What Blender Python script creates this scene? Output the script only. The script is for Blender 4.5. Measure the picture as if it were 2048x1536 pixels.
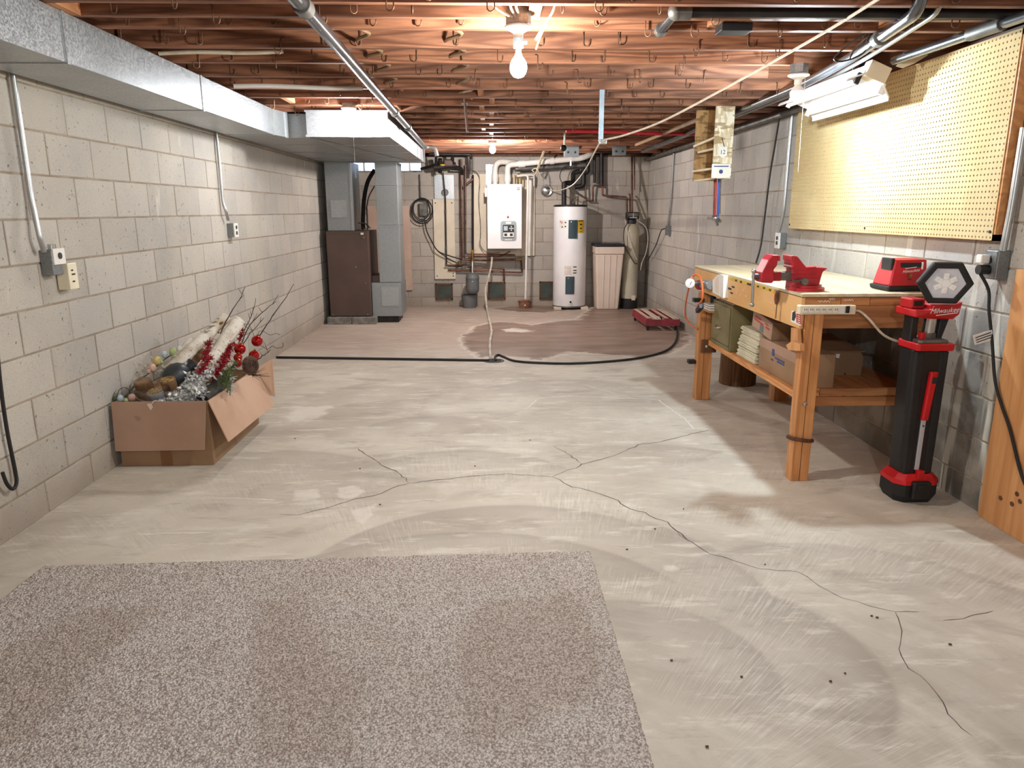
import bpy, bmesh, math, random
import numpy as np
from mathutils import Vector, Matrix
random.seed(7); RNG = np.random.default_rng(7)
SC = bpy.context.scene
COL = SC.collection
for o in list(bpy.data.objects):
    bpy.data.objects.remove(o)

# ------------------------------------------------------------------ camera
F_PX = 1455.09
CAM = Vector((0, 0, 1.414))
FW = Vector((0.02793729, 0.97225456, -0.23225109))
RT = Vector((0.99957395, -0.02913607, -0.00173213))
UP = Vector((0.00845095, 0.23210375, 0.97265432))
cd = bpy.data.cameras.new('camera')
cd.sensor_width = 36.0
cd.lens = F_PX / 2048 * 36
cd.clip_start = 0.02
cam = bpy.data.objects.new('camera', cd)
COL.objects.link(cam)
cam.matrix_world = Matrix((
    (RT.x, UP.x, -FW.x, CAM.x), (RT.y, UP.y, -FW.y, CAM.y),
    (RT.z, UP.z, -FW.z, CAM.z), (0, 0, 0, 1)))
SC.camera = cam

# ------------------------------------------------------------------ world, exposure
w = bpy.data.worlds.new('sky'); SC.world = w
w.use_nodes = True
bg = w.node_tree.nodes['Background']
bg.inputs[0].default_value = (0.62, 0.78, 1.0, 1)
bg.inputs[1].default_value = 3.2
SC.view_settings.view_transform = 'Standard'
SC.view_settings.look = 'None'
SC.view_settings.exposure = 0.2
SC.view_settings.gamma = 1.0
SC.view_settings.use_curve_mapping = False
SC.cycles.use_denoising = True
SC.cycles.max_bounces = 10
SC.cycles.diffuse_bounces = 6
SC.cycles.glossy_bounces = 4
SC.cycles.transmission_bounces = 8
SC.cycles.transparent_max_bounces = 8
SC.cycles.sample_clamp_indirect = 6.0
BULB_MAIN, BULB_COOL, BULB_FAR, BULB_DUCT, BULB_FILL = 66.0, 108.0, 128.0, 50.0, 165.0

# ------------------------------------------------------------------ room numbers (metres)
XL, XR, YB, YN = -2.138, 2.330, 11.02, -1.7
ZJ, ZT = 2.20, 2.435          # underside of joists, underside of the subfloor
ZL0, ZR0 = 1.3766, 1.3573     # a mortar line on the left / right wall
PC, PB = 0.2032, 0.4064       # course height, block length

# a measured picture point + one known coordinate -> world point (used to read off positions)
def _ray(px, py): return FW * F_PX + RT * (px - 1024) + UP * (768 - py)
def _on(px, py, i, v):
    d = _ray(px, py); return CAM + d * ((v - CAM[i]) / d[i])
def AX(px, py, X): return _on(px, py, 0, X)
def AT(px, py, Y): return _on(px, py, 1, Y)
def AZ(px, py, Z): return _on(px, py, 2, Z)
def FL(px, py): return _on(px, py, 2, 0.0)

# ------------------------------------------------------------------ materials
def lin(h):
    if isinstance(h, str):
        h = h.lstrip('#'); c = [int(h[i:i+2], 16) / 255 for i in (0, 2, 4)]
    else: c = list(h)
    return tuple((v / 12.92 if v <= .04045 else ((v + .055) / 1.055) ** 2.4) for v in c) + (1,)

class NT:
    def __init__(s, name):
        s.m = bpy.data.materials.new(name); s.m.use_nodes = True
        s.t = s.m.node_tree; s.b = s.t.nodes['Principled BSDF']
    def n(s, typ, **kw):
        nd = s.t.nodes.new(typ)
        for k, v in kw.items():
            if k.startswith('i_'):
                nd.inputs[k[2:].replace('_', ' ')].default_value = v
            else: setattr(nd, k, v)
        return nd
    def l(s, a, b): s.t.links.new(a, b)
    def coord(s, kind='Object', scale=(1, 1, 1), rot=(0, 0, 0), rnd=False):
        tc = s.n('ShaderNodeTexCoord'); mp = s.n('ShaderNodeMapping')
        mp.inputs['Scale'].default_value = scale; mp.inputs['Rotation'].default_value = rot
        src = tc.outputs[kind]
        if kind == 'World':
            pass
        if rnd:
            oi = s.n('ShaderNodeObjectInfo'); ad = s.n('ShaderNodeVectorMath', operation='ADD')
            ml = s.n('ShaderNodeMath', operation='MULTIPLY'); ml.inputs[1].default_value = 37.0
            s.l(oi.outputs['Random'], ml.inputs[0]); s.l(src, ad.inputs[0]); s.l(ml.outputs[0], ad.inputs[1])
            src = ad.outputs[0]
        s.l(src, mp.inputs['Vector']); return mp.outputs[0]
    def world(s, scale=(1, 1, 1)):
        g = s.n('ShaderNodeNewGeometry'); mp = s.n('ShaderNodeMapping')
        mp.inputs['Scale'].default_value = scale
        s.l(g.outputs['Position'], mp.inputs['Vector']); return mp.outputs[0]
    def noise(s, vec, scale, detail=4, rough=.55, dist=0):
        nd = s.n('ShaderNodeTexNoise'); nd.inputs['Scale'].default_value = scale
        nd.inputs['Detail'].default_value = detail; nd.inputs['Roughness'].default_value = rough
        nd.inputs['Distortion'].default_value = dist
        s.l(vec, nd.inputs['Vector']); return nd.outputs['Fac']
    def ramp(s, fac, lo, hi, a=0.0, b=1.0):
        r = s.n('ShaderNodeMapRange'); r.interpolation_type = 'SMOOTHSTEP'
        for i, v in zip((1, 2, 3, 4), (lo, hi, a, b)): r.inputs[i].default_value = v
        s.l(fac, r.inputs[0]); return r.outputs[0]
    def mix(s, fac, a, b, mode='MIX'):
        m = s.n('ShaderNodeMix', data_type='RGBA', blend_type=mode)
        for sock, v in ((m.inputs[0], fac), (m.inputs[6], a), (m.inputs[7], b)):
            if isinstance(v, (int, float, tuple)): sock.default_value = v
            else: s.l(v, sock)
        return m.outputs[2]
    def math(s, op, a, b=None):
        m = s.n('ShaderNodeMath', operation=op)
        for i, v in enumerate((a, b)):
            if v is None: continue
            if isinstance(v, (int, float)): m.inputs[i].default_value = v
            else: s.l(v, m.inputs[i])
        return m.outputs[0]
    def bump(s, h, strength=.3, dist=.01):
        b = s.n('ShaderNodeBump'); b.inputs['Strength'].default_value = strength
        b.inputs['Distance'].default_value = dist
        s.l(h, b.inputs['Height']); s.l(b.outputs[0], s.b.inputs['Normal'])
    def out(s, col=None, rough=.6, metal=0, spec=None):
        if col is not None:
            if isinstance(col, tuple): s.b.inputs['Base Color'].default_value = col
            else: s.l(col, s.b.inputs['Base Color'])
        if isinstance(rough, (int, float)): s.b.inputs['Roughness'].default_value = rough
        else: s.l(rough, s.b.inputs['Roughness'])
        s.b.inputs['Metallic'].default_value = metal
        if spec is not None: s.b.inputs['Specular IOR Level'].default_value = spec
        return s.m

def plain(name, c1, c2=None, scale=6, rough=.55, metal=0, bump=0, bscale=80, stretch=(1, 1, 1), lo=.35, hi=.65, rnd=0, spec=None):
    s = NT(name); v = s.coord(scale=stretch, rnd=bool(rnd))
    c1 = lin(c1); c2 = lin(c2) if c2 else tuple(x * .82 for x in c1[:3]) + (1,)
    col = s.mix(s.ramp(s.noise(v, scale), lo, hi), c1, c2)
    if rnd:
        oi = s.n('ShaderNodeObjectInfo')
        f = s.ramp(oi.outputs['Random'], 0, 1, 1 - rnd, 1 + rnd)
        cb = s.n('ShaderNodeCombineColor')
        for i in range(3): s.l(f, cb.inputs[i])
        col = s.mix(1.0, col, cb.outputs[0], 'MULTIPLY')
    if bump: s.bump(s.noise(v, bscale, 3), bump, .004)
    return s.out(col, rough, metal, spec)

def block_mat(name, c1, c2, stain=False):
    s = NT(name); v = s.coord(rnd=True); vw = s.world()
    oi = s.n('ShaderNodeObjectInfo')
    col = s.mix(oi.outputs['Random'], lin(c1), lin(c2))
    col = s.mix(s.ramp(s.noise(vw, 1.4, 5), .3, .75, 0, .5), col, lin('#cfc5b3'))
    col = s.mix(s.ramp(s.noise(v, 160, 3, .7), .5, .72, 0, .5), col, lin('#7d7468'))
    pit = s.ramp(s.noise(v, 46, 2, .6), .66, .74)
    col = s.mix(s.math('MULTIPLY', pit, .75), col, lin('#5b5249'))
    vs = s.world((3.2, 3.2, .7))
    eff = s.ramp(s.noise(vs, 2.2, 6, .65), .62, .74, 0, .55)
    col = s.mix(eff, col, lin('#ddd8cc'))
    # rising damp along the foot of the wall
    sep = s.n('ShaderNodeSeparateXYZ'); s.l(s.world(), sep.inputs[0])
    hz = s.math('ADD', sep.outputs[2], s.math('MULTIPLY', s.noise(vw, 3.5, 4), -.28))
    damp = s.ramp(hz, -.12, .14, 1, 0)
    col = s.mix(s.math('MULTIPLY', damp, .55), col, lin('#8d7b68'))
    if stain:
        n1 = s.noise(s.world((1.6, 1.6, .8)), 1.5, 5, .6)
        my = s.ramp(s.math('ADD', sep.outputs[1], s.math('MULTIPLY', n1, 1.4)), 4.6, 6.2, 1, 0)
        mz = s.ramp(s.math('ADD', sep.outputs[2], s.math('MULTIPLY', n1, .9)), .95, 1.6, 1, 0)
        msk = s.math('MULTIPLY', my, mz)
        gr = s.ramp(s.noise(s.world((1, 1, 1)), 3.3, 4, .6), .36, .58, .35, .95)
        col = s.mix(s.math('MULTIPLY', msk, gr), col, lin('#6b675f'))
        drip = s.ramp(s.noise(s.world((5, 5, .45)), 1.3, 3), .56, .62)
        col = s.mix(s.math('MULTIPLY', s.math('MULTIPLY', drip, my), .8), col, lin('#d3cfc2'))
        br = s.ramp(s.noise(s.world((1, 1, 1)), 4.5, 5), .6, .72)
        col = s.mix(s.math('MULTIPLY', s.math('MULTIPLY', br, my), .5), col, lin('#8a6f4f'))
    h = s.math('ADD', s.noise(v, 130, 4, .7), s.math('MULTIPLY', pit, -1.2))
    s.bump(h, .55, .004)
    return s.out(col, .92)

MAT = {}
MAT['block'] = block_mat('painted_concrete_block', '#b6b1aa', '#a39e97')
MAT['block_back'] = block_mat('dimmed_concrete_block', '#aaa39c', '#948d86')  # same paint as the left wall; its dimmer light is put into the colour
MAT['block_right'] = block_mat('stained_concrete_block', '#b2ada8', '#9d9893', True)
MAT['mortar'] = plain('mortar', '#a0907e', '#8b7c6b', 9, .95, bump=.3)

def wood(name, c1, c2, axis='x', ring=9, rough=.7, rnd=.18):
    s = NT(name)
    sc = {'x': (1.1, 14, 14), 'y': (14, 1.1, 14), 'z': (14, 14, 1.1)}[axis]
    v = s.coord(scale=sc, rnd=True)
    g = s.noise(v, .7, 2, .4, .5)
    st = s.math('FRACT', s.math('MULTIPLY', g, ring))
    st = s.ramp(s.math('ABSOLUTE', s.math('SUBTRACT', st, .5)), .08, .5)
    col = s.mix(s.math('MULTIPLY', st, .8), lin(c1), lin(c2))
    fine = s.ramp(s.noise(s.coord(scale=tuple(q * 4 for q in sc), rnd=True), 1.6, 3), .35, .7, 0, .4)
    col = s.mix(fine, col, lin(c2))
    oi = s.n('ShaderNodeObjectInfo')
    f = s.ramp(oi.outputs['Random'], 0, 1, 1 - rnd, 1 + rnd)
    cb = s.n('ShaderNodeCombineColor')
    for i in range(3): s.l(f, cb.inputs[i])
    col = s.mix(1.0, col, cb.outputs[0], 'MULTIPLY')
    s.bump(st, .15, .002)
    return s.out(col, rough)
MAT['joist'] = wood('joist_lumber', '#9a674a', '#57311d', 'x', 8)
MAT['joist_y'] = wood('cross_lumber', '#c58a5c', '#94603a', 'y', 8)
MAT['subfloor'] = wood('subfloor_boards', '#8a5a3c', '#5f3a25', 'y', 5)
MAT['rimwood'] = wood('rim_lumber', '#6f4a33', '#4a3021', 'y', 5)
MAT['bench'] = wood('bench_fir', '#cf935c', '#b07440', 'z', 6, .5)
MAT['bench_y'] = wood('bench_fir_long', '#cf935c', '#b07440', 'y', 6, .5)
MAT['bench_x'] = wood('bench_fir_cross', '#b98150', '#965f37', 'x', 6, .5)
MAT['panelwood'] = wood('pine_panel', '#cf9863', '#bb804d', 'z', 4, .55, .05)
MAT['plywood'] = wood('plywood_pale', '#d8c9ac', '#c4b08c', 'y', 4, .5, .04)
MAT['paleboard'] = plain('pale_board', '#d9cdb8', '#cdbfa8', 3, .6)
MAT['pinkboard'] = plain('pinkish_board', '#c9ae9c', '#bda08e', 3, .7)
def osb(name, base, dark, light):
    s = NT(name)
    v1 = s.coord(scale=(34, 20, 9), rot=(0, 0.6, 0)); vo = s.n('ShaderNodeTexVoronoi'); vo.inputs['Scale'].default_value = 1.4
    s.l(v1, vo.inputs['Vector'])
    v2 = s.coord(scale=(10, 22, 40), rot=(0, -.45, .2)); vo2 = s.n('ShaderNodeTexVoronoi'); vo2.inputs['Scale'].default_value = 1.2
    s.l(v2, vo2.inputs['Vector'])
    a = s.n('ShaderNodeSeparateColor'); s.l(vo.outputs['Color'], a.inputs[0])
    b2 = s.n('ShaderNodeSeparateColor'); s.l(vo2.outputs['Color'], b2.inputs[0])
    col = s.mix(s.ramp(a.outputs[0], .15, .9), lin(base), lin(light))
    col = s.mix(s.ramp(b2.outputs[1], .62, .85, 0, .75), col, lin(dark))
    s.bump(a.outputs[0], .2, .003)
    return s.out(col, .75)
MAT['osb'] = osb('strand_board', '#c8b491', '#8f7448', '#e8dfc9')
MAT['osb_shaded'] = osb('strand_board_shaded', '#9a7442', '#6b4c28', '#b28a55')  # brown copy of the strand board, with the shade put into its colour
MAT['benchface'] = plain('bench_face_board', '#dcae72', '#cf9c5d', 5, .55, stretch=(1, .3, 1))

def galv(name, c1, c2, rough, metal=.85, spangle=150):
    s = NT(name); v = s.coord()
    vo = s.n('ShaderNodeTexVoronoi'); vo.inputs['Scale'].default_value = spangle; s.l(v, vo.inputs['Vector'])
    a = s.n('ShaderNodeSeparateColor'); s.l(vo.outputs['Color'], a.inputs[0])
    col = s.mix(a.outputs[0], lin(c1), lin(c2))
    col = s.mix(s.ramp(s.noise(v, 2.5, 4), .35, .7, 0, .4), col, lin('#8f9294'))
    r = s.ramp(a.outputs[1], 0, 1, rough - .07, rough + .1)
    return s.out(col, r, metal)
MAT['duct'] = galv('galvanised_duct', '#b9bdbf', '#a3a8ab', .38, .75)
MAT['ductgrey'] = galv('dull_galvanised', '#9fa3a4', '#8e9394', .45, .6)
MAT['steelpipe'] = plain('steel_pipe', '#8d9196', '#6f7378', 3, .24, .9)
MAT['conduit'] = plain('conduit_steel', '#b4b5b4', '#9b9c9a', 3, .34, .8)
MAT['chrome'] = plain('chrome', '#cfcfcf', '#b5b5b5', 5, .22, .9)
MAT['silverpaint'] = plain('silver_paint', '#b9bcc2', '#a9acb3', 4, .4, .2)
MAT['iron'] = plain('black_iron', '#2f2c2b', '#1e1c1c', 8, .5, .4)
MAT['greyiron'] = plain('grey_iron', '#77746f', '#5a5753', 10, .5, .6)
MAT['black'] = plain('black_plastic', '#17171a', '#0f0f11', 6, .45)
MAT['softblack'] = plain('black_rubber', '#1d1b1a', '#131211', 6, .7)
MAT['red'] = plain('red_plastic', '#c3151d', '#a90f17', 5, .38)
MAT['redmetal'] = plain('red_paint', '#b31b2b', '#971522', 9, .42, 0, .1, 60)
MAT['dollyred'] = plain('worn_red_paint', '#99303a', '#7c2a30', 9, .6)
MAT['copper'] = plain('copper', '#7d5443', '#573a2f', 14, .42, .6)
MAT['brass'] = plain('brass', '#a8884c', '#80653a', 14, .4, .8)
MAT['white'] = plain('white_enamel', '#eceaea', '#e2dfe0', 2, .3)
MAT['whiteplastic'] = plain('white_plastic', '#e6e2dc', '#dad5cd', 3, .45)
MAT['pvc'] = plain('pvc', '#e4dfd8', '#d3ccc2', 5, .4)
MAT['cream'] = plain('cream_plastic', '#e5dcc3', '#d8cdb0', 3, .45)
MAT['beige'] = plain('beige_plastic', '#dccbbd', '#d2bfae', 2, .55)
MAT['tan'] = plain('tan_fibreglass', '#bbb4a0', '#a9a28d', 4, .3)
MAT['navy'] = plain('dark_navy_plastic', '#20222e', '#181a24', 4, .45)
MAT['furnace'] = plain('brown_furnace_enamel', '#58433a', '#4e3b33', 3, .5)
MAT['greytank'] = plain('grey_tank_paint', '#6d6f70', '#5d5f60', 4, .5)
MAT['teal'] = plain('dark_teal_cover', '#33474f', '#2b3d45', 4, .45)
MAT['glasspane'] = None
MAT['greenvent'] = plain('dark_green_glass', '#3f4a42', '#2f372f', 6, .35)
MAT['cardboard'] = plain('cardboard', '#ab8b77', '#a07f6b', 2.5, .85, bump=.05, bscale=30)
MAT['cardboard_in'] = plain('cardboard_inner', '#c9a78f', '#c09c83', 2.5, .85)
MAT['cardboard_dark'] = plain('cardboard_aged', '#9a7b5d', '#8a6c4f', 3, .85)
MAT['tape'] = plain('brown_tape', '#8a5f3a', '#7c5433', 4, .4)
MAT['olive'] = plain('olive_metal', '#7b704c', '#6d6342', 4, .5)
MAT['tile'] = plain('cream_tray', '#cfcbb2', '#bfbaa0', 8, .7)
MAT['stump'] = wood('log_bark', '#7d5632', '#57381e', 'z', 9, .85)
MAT['darkwood'] = wood('dark_post', '#6a4326', '#4a2d18', 'z', 6, .7)
MAT['rope'] = plain('white_cord', '#e0d6c6', '#cfc3b0', 30, .7)
MAT['nm'] = plain('cable_jacket', '#c9bda9', '#b3a48d', 10, .55)
MAT['nmtan'] = plain('tan_cable', '#9c7f5f', '#86694c', 10, .6)
MAT['orange'] = plain('orange_hose', '#d9713b', '#c0602f', 6, .5)
MAT['pexred'] = plain('pex_red', '#c22a35', '#a9232d', 6, .4)
MAT['pexblue'] = plain('pex_blue', '#2d55b0', '#254793', 6, .4)
MAT['hookmetal'] = plain('hook_wire', '#8a6a52', '#5d4433', 20, .45, .5)
MAT['strap'] = plain('blue_grey_strap', '#a7b6c0', '#8fa0ab', 8, .45, .5)
MAT['paper'] = plain('paper', '#e9e7e0', '#dcd9d0', 8, .8)
MAT['yellow'] = plain('yellow_label', '#d9b230', '#c9a228', 8, .6)
MAT['ink'] = plain('ink', '#2a2628', '#1e1b1d', 8, .7)
MAT['inkred'] = plain('red_ink', '#b5382f', '#a02f27', 8, .7)
MAT['inkblue'] = plain('blue_ink', '#3d4a86', '#333f74', 8, .7)
MAT['inkwhite'] = plain('white_print', '#eeeeec', '#e4e4e0', 8, .6)
MAT['chalk'] = plain('pale_scrawl', '#e2b58c', '#d8a87c', 8, .9)
MAT['concrete'] = plain('paver_concrete', '#8c877f', '#6e6a63', 14, .95, bump=.4)
MAT['terracotta'] = plain('terracotta', '#9a6a52', '#7b523f', 10, .85)
MAT['porcelain'] = plain('porcelain', '#efece6', '#e6e2da', 3, .3)
MAT['boxsteel'] = galv('steel_box', '#8d8f90', '#76797a', .4, .7)
MAT['wetpvc'] = plain('aged_pvc', '#d8cfc2', '#b9ad9c', 14, .5)
def glass(name, col=(1, 1, 1, 1), rough=0.02, ior=1.45):
    s = NT(name); s.b.inputs['Transmission Weight'].default_value = 1.0
    s.b.inputs['IOR'].default_value = ior
    return s.out(col, rough)
MAT['glass'] = glass('clear_glass', (.96, .97, .96, 1))
MAT['frost'] = glass('frosted_glass', (.88, .93, 1, 1), .35)
MAT['lens'] = plain('lens_plastic', '#c9cbd3', '#b6b8c2', 14, .25)
def emit(name, rgb, watts, radius):
    s = NT(name); st = watts / (math.pi * 4 * math.pi * radius ** 2)
    s.b.inputs['Base Color'].default_value = (.9, .9, .9, 1)
    s.b.inputs['Emission Color'].default_value = rgb + (1,)
    s.b.inputs['Emission Strength'].default_value = st
    return s.m

# ------------------------------------------------------------------ mesh helpers
BASE = {}
class MB:
    def __init__(s): s.v = []; s.f = []
    def add(s, vs, fs):
        k = len(s.v); s.v += [Vector(q) for q in vs]; s.f += [tuple(i + k for i in q) for q in fs]; return s
    def box(s, a, b):
        x0, x1 = sorted((a[0], b[0])); y0, y1 = sorted((a[1], b[1])); z0, z1 = sorted((a[2], b[2]))
        return s.add([(x0, y0, z0), (x1, y0, z0), (x1, y1, z0), (x0, y1, z0), (x0, y0, z1), (x1, y0, z1), (x1, y1, z1), (x0, y1, z1)],
                     [(3, 2, 1, 0), (4, 5, 6, 7), (0, 1, 5, 4), (1, 2, 6, 5), (2, 3, 7, 6), (3, 0, 4, 7)])
    def cbox(s, c, d): return s.box([c[i] - d[i] / 2 for i in range(3)], [c[i] + d[i] / 2 for i in range(3)])
    def bar(s, p, q, wd, th, up=(0, 0, 1)):
        p, q = Vector(p), Vector(q); d = (q - p).normalized(); u = Vector(up); sx = d.cross(u)
        if sx.length < 1e-4: sx = d.cross(Vector((1, 0, 0)))
        sx.normalize(); u = sx.cross(d).normalized(); a, b = sx * wd / 2, u * th / 2
        return s.add([p - a - b, p + a - b, p + a + b, p - a + b, q - a - b, q + a - b, q + a + b, q - a + b],
                     [(0, 1, 2, 3), (7, 6, 5, 4), (0, 4, 5, 1), (1, 5, 6, 2), (2, 6, 7, 3), (3, 7, 4, 0)])
    def prism(s, pts, vec):
        pts = [Vector(q) for q in pts]; vec = Vector(vec); n = len(pts)
        return s.add(pts + [q + vec for q in pts],
                     [tuple(range(n - 1, -1, -1)), tuple(range(n, 2 * n))] + [(i, (i + 1) % n, n + (i + 1) % n, n + i) for i in range(n)])
    def tube(s, pts, r, n=8, caps=True):
        pts = [Vector(q) for q in pts]; m = len(pts)
        rs = r if isinstance(r, (list, tuple)) else [r] * m
        k = len(s.v); t = (pts[1] - pts[0]).normalized()
        a = t.cross(Vector((0, 0, 1)))
        if a.length < .05: a = t.cross(Vector((1, 0, 0)))
        a.normalize()
        for i in range(m):
            t2 = (pts[min(i + 1, m - 1)] - pts[max(i - 1, 0)])
            t2 = t2.normalized() if t2.length > 1e-9 else t
            a = a - t2 * a.dot(t2)
            a = a.normalized() if a.length > 1e-6 else t2.orthogonal().normalized()
            b = t2.cross(a); t = t2
            for j in range(n):
                th = 2 * math.pi * j / n
                s.v.append(pts[i] + (a * math.cos(th) + b * math.sin(th)) * rs[i])
        for i in range(m - 1):
            for j in range(n):
                j2 = (j + 1) % n
                s.f.append((k + i * n + j, k + i * n + j2, k + (i + 1) * n + j2, k + (i + 1) * n + j))
        if caps:
            s.f.append(tuple(k + j for j in range(n - 1, -1, -1)))
            s.f.append(tuple(k + (m - 1) * n + j for j in range(n)))
        return s
    def cyl(s, p, q, r, r2=None, n=16): return s.tube([p, q], [r, r if r2 is None else r2], n)
    def lathe(s, c, prof, n=24, axis=(0, 0, 1)):
        c = Vector(c); ax = Vector(axis).normalized(); a = ax.orthogonal().normalized(); b = ax.cross(a); k = len(s.v)
        m = len(prof)
        for r, z in prof:
            for j in range(n):
                th = 2 * math.pi * j / n
                s.v.append(c + ax * z + (a * math.cos(th) + b * math.sin(th)) * max(r, 1e-5))
        for i in range(m - 1):
            for j in range(n):
                j2 = (j + 1) % n
                s.f.append((k + i * n + j, k + i * n + j2, k + (i + 1) * n + j2, k + (i + 1) * n + j))
        if prof[0][0] > 1e-4: s.f.append(tuple(k + j for j in range(n - 1, -1, -1)))
        if prof[-1][0] > 1e-4: s.f.append(tuple(k + (m - 1) * n + j for j in range(n)))
        return s
    def ball(s, c, r, n=14, m=9, sc=(1, 1, 1), axis=(0, 0, 1)):
        k = len(s.v)
        s.lathe((0, 0, 0), [(r * math.sin(math.pi * i / m), -r * math.cos(math.pi * i / m)) for i in range(m + 1)], n, axis)
        for i in range(k, len(s.v)):
            q = s.v[i]; s.v[i] = Vector((q.x * sc[0] + c[0], q.y * sc[1] + c[1], q.z * sc[2] + c[2]))
        return s
    def move(s, M):
        s.v = [M @ q for q in s.v]; return s
    def build(s, name, mat, parent=None, smooth=None, bevel=0, base=None):
        if parent is not None: b0 = BASE[parent]
        elif base is not None: b0 = Vector(base)
        else:
            xs = [q.x for q in s.v]; ys = [q.y for q in s.v]; zs = [q.z for q in s.v]
            b0 = Vector(((min(xs) + max(xs)) / 2, (min(ys) + max(ys)) / 2, min(zs)))
        me = bpy.data.meshes.new(name)
        me.from_pydata([tuple(q - b0) for q in s.v], [], s.f)
        me.update()
        if smooth:
            me.polygons.foreach_set('use_smooth', [True] * len(me.polygons))
            me.set_sharp_from_angle(angle=math.radians(smooth if smooth > 1 else 40))
        bm = bmesh.new(); bm.from_mesh(me); bmesh.ops.recalc_face_normals(bm, faces=bm.faces); bm.to_mesh(me); bm.free()
        me.materials.append(MAT[mat] if isinstance(mat, str) else mat)
        o = bpy.data.objects.new(name, me); COL.objects.link(o)
        if parent is not None: o.parent = parent
        else: o.location = b0
        BASE[o] = b0
        if bevel:
            md = o.modifiers.new('bevel', 'BEVEL'); md.width = bevel; md.segments = 2; md.limit_method = 'ANGLE'; md.angle_limit = math.radians(35)
            md.harden_normals = False
        return o

def tag(o, label, cat, group=None):
    o['label'] = label; o['category'] = cat
    if group: o['group'] = group
    return o
def thing(name, label, cat, base, group=None):
    o = bpy.data.objects.new(name, None); COL.objects.link(o)
    o.empty_display_size = .05; o.location = base; BASE[o] = Vector(base)
    return tag(o, label, cat, group)
def structure(o): o['kind'] = 'structure'; return o
def cr(pts, n=6, closed=False):
    P = [Vector(q) for q in pts]; out = []
    m = len(P)
    for i in range(m - 1):
        p0, p1, p2, p3 = P[max(i - 1, 0)], P[i], P[i + 1], P[min(i + 2, m - 1)]
        for j in range(n):
            t = j / n
            out.append(.5 * ((2 * p1) + (p2 - p0) * t + (2 * p0 - 5 * p1 + 4 * p2 - p3) * t * t + (3 * p1 - p0 - 3 * p2 + p3) * t ** 3))
    out.append(P[-1]); return out
def bend(pts, r=.03, n=4):
    P = [Vector(q) for q in pts]; out = [P[0]]
    for i in range(1, len(P) - 1):
        a, b, c = P[i - 1], P[i], P[i + 1]
        ra = min(r, (a - b).length * .45, (c - b).length * .45)
        p, q = b + (a - b).normalized() * ra, b + (c - b).normalized() * ra
        for j in range(n + 1):
            t = j / n; out.append(p * (1 - t) ** 2 + b * 2 * t * (1 - t) + q * t * t)
    out.append(P[-1]); return out
def lettering(name, txt, org, xd, yd, size, mat, parent, shear=0.0, align='CENTER', ext=.0006):
    cu = bpy.data.curves.new('lettering', 'FONT'); cu.body = txt; cu.size = 1.0; cu.align_x = align; cu.align_y = 'CENTER'; cu.shear = shear
    cu.resolution_u = 3
    t = bpy.data.objects.new('lettering', cu)
    me = bpy.data.meshes.new_from_object(t)
    xd, yd = Vector(xd).normalized(), Vector(yd).normalized(); nd = xd.cross(yd); org = Vector(org)
    m = MB(); m.v = [org + xd * q.co.x * size + yd * q.co.y * size + nd * ext for q in me.vertices]; m.f = [tuple(p.vertices) for p in me.polygons]
    bpy.data.objects.remove(t); bpy.data.curves.remove(cu); bpy.data.meshes.remove(me)
    return m.build(name, mat, parent)
def copy_part(src, parent, loc=None):
    c = src.copy(); COL.objects.link(c); c.parent = parent
    BASE[c] = BASE[src]
    if loc is not None: c.location = loc
    return c
# ================================================================== FLOOR
def inside(poly, X, Y):
    r = np.zeros(X.shape, bool); n = len(poly)
    for i in range(n):
        x1, y1 = poly[i]; x2, y2 = poly[(i + 1) % n]
        c = ((y1 > Y) != (y2 > Y)) & (X < (x2 - x1) * (Y - y1) / (y2 - y1 + 1e-12) + x1); r ^= c
    return r
def edge_dist(poly, X, Y):
    d = np.full(X.shape, 9.0); n = len(poly)
    for i in range(n):
        a = np.array(poly[i]); b = np.array(poly[(i + 1) % n]); ab = b - a
        t = np.clip(((X - a[0]) * ab[0] + (Y - a[1]) * ab[1]) / (ab @ ab + 1e-12), 0, 1)
        d = np.minimum(d, np.hypot(X - a[0] - t * ab[0], Y - a[1] - t * ab[1]))
    return d
def mask(poly, X, Y, soft):
    d = edge_dist(poly, X, Y); s = np.where(inside(poly, X, Y), d, -d)
    return np.clip(.5 + s / (2 * soft), 0, 1)
def fpoly(pts, ox=0, oy=0, sc=1): return [tuple(FL(ox + x * sc, oy + y * sc))[:2] for x, y in pts]

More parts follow.
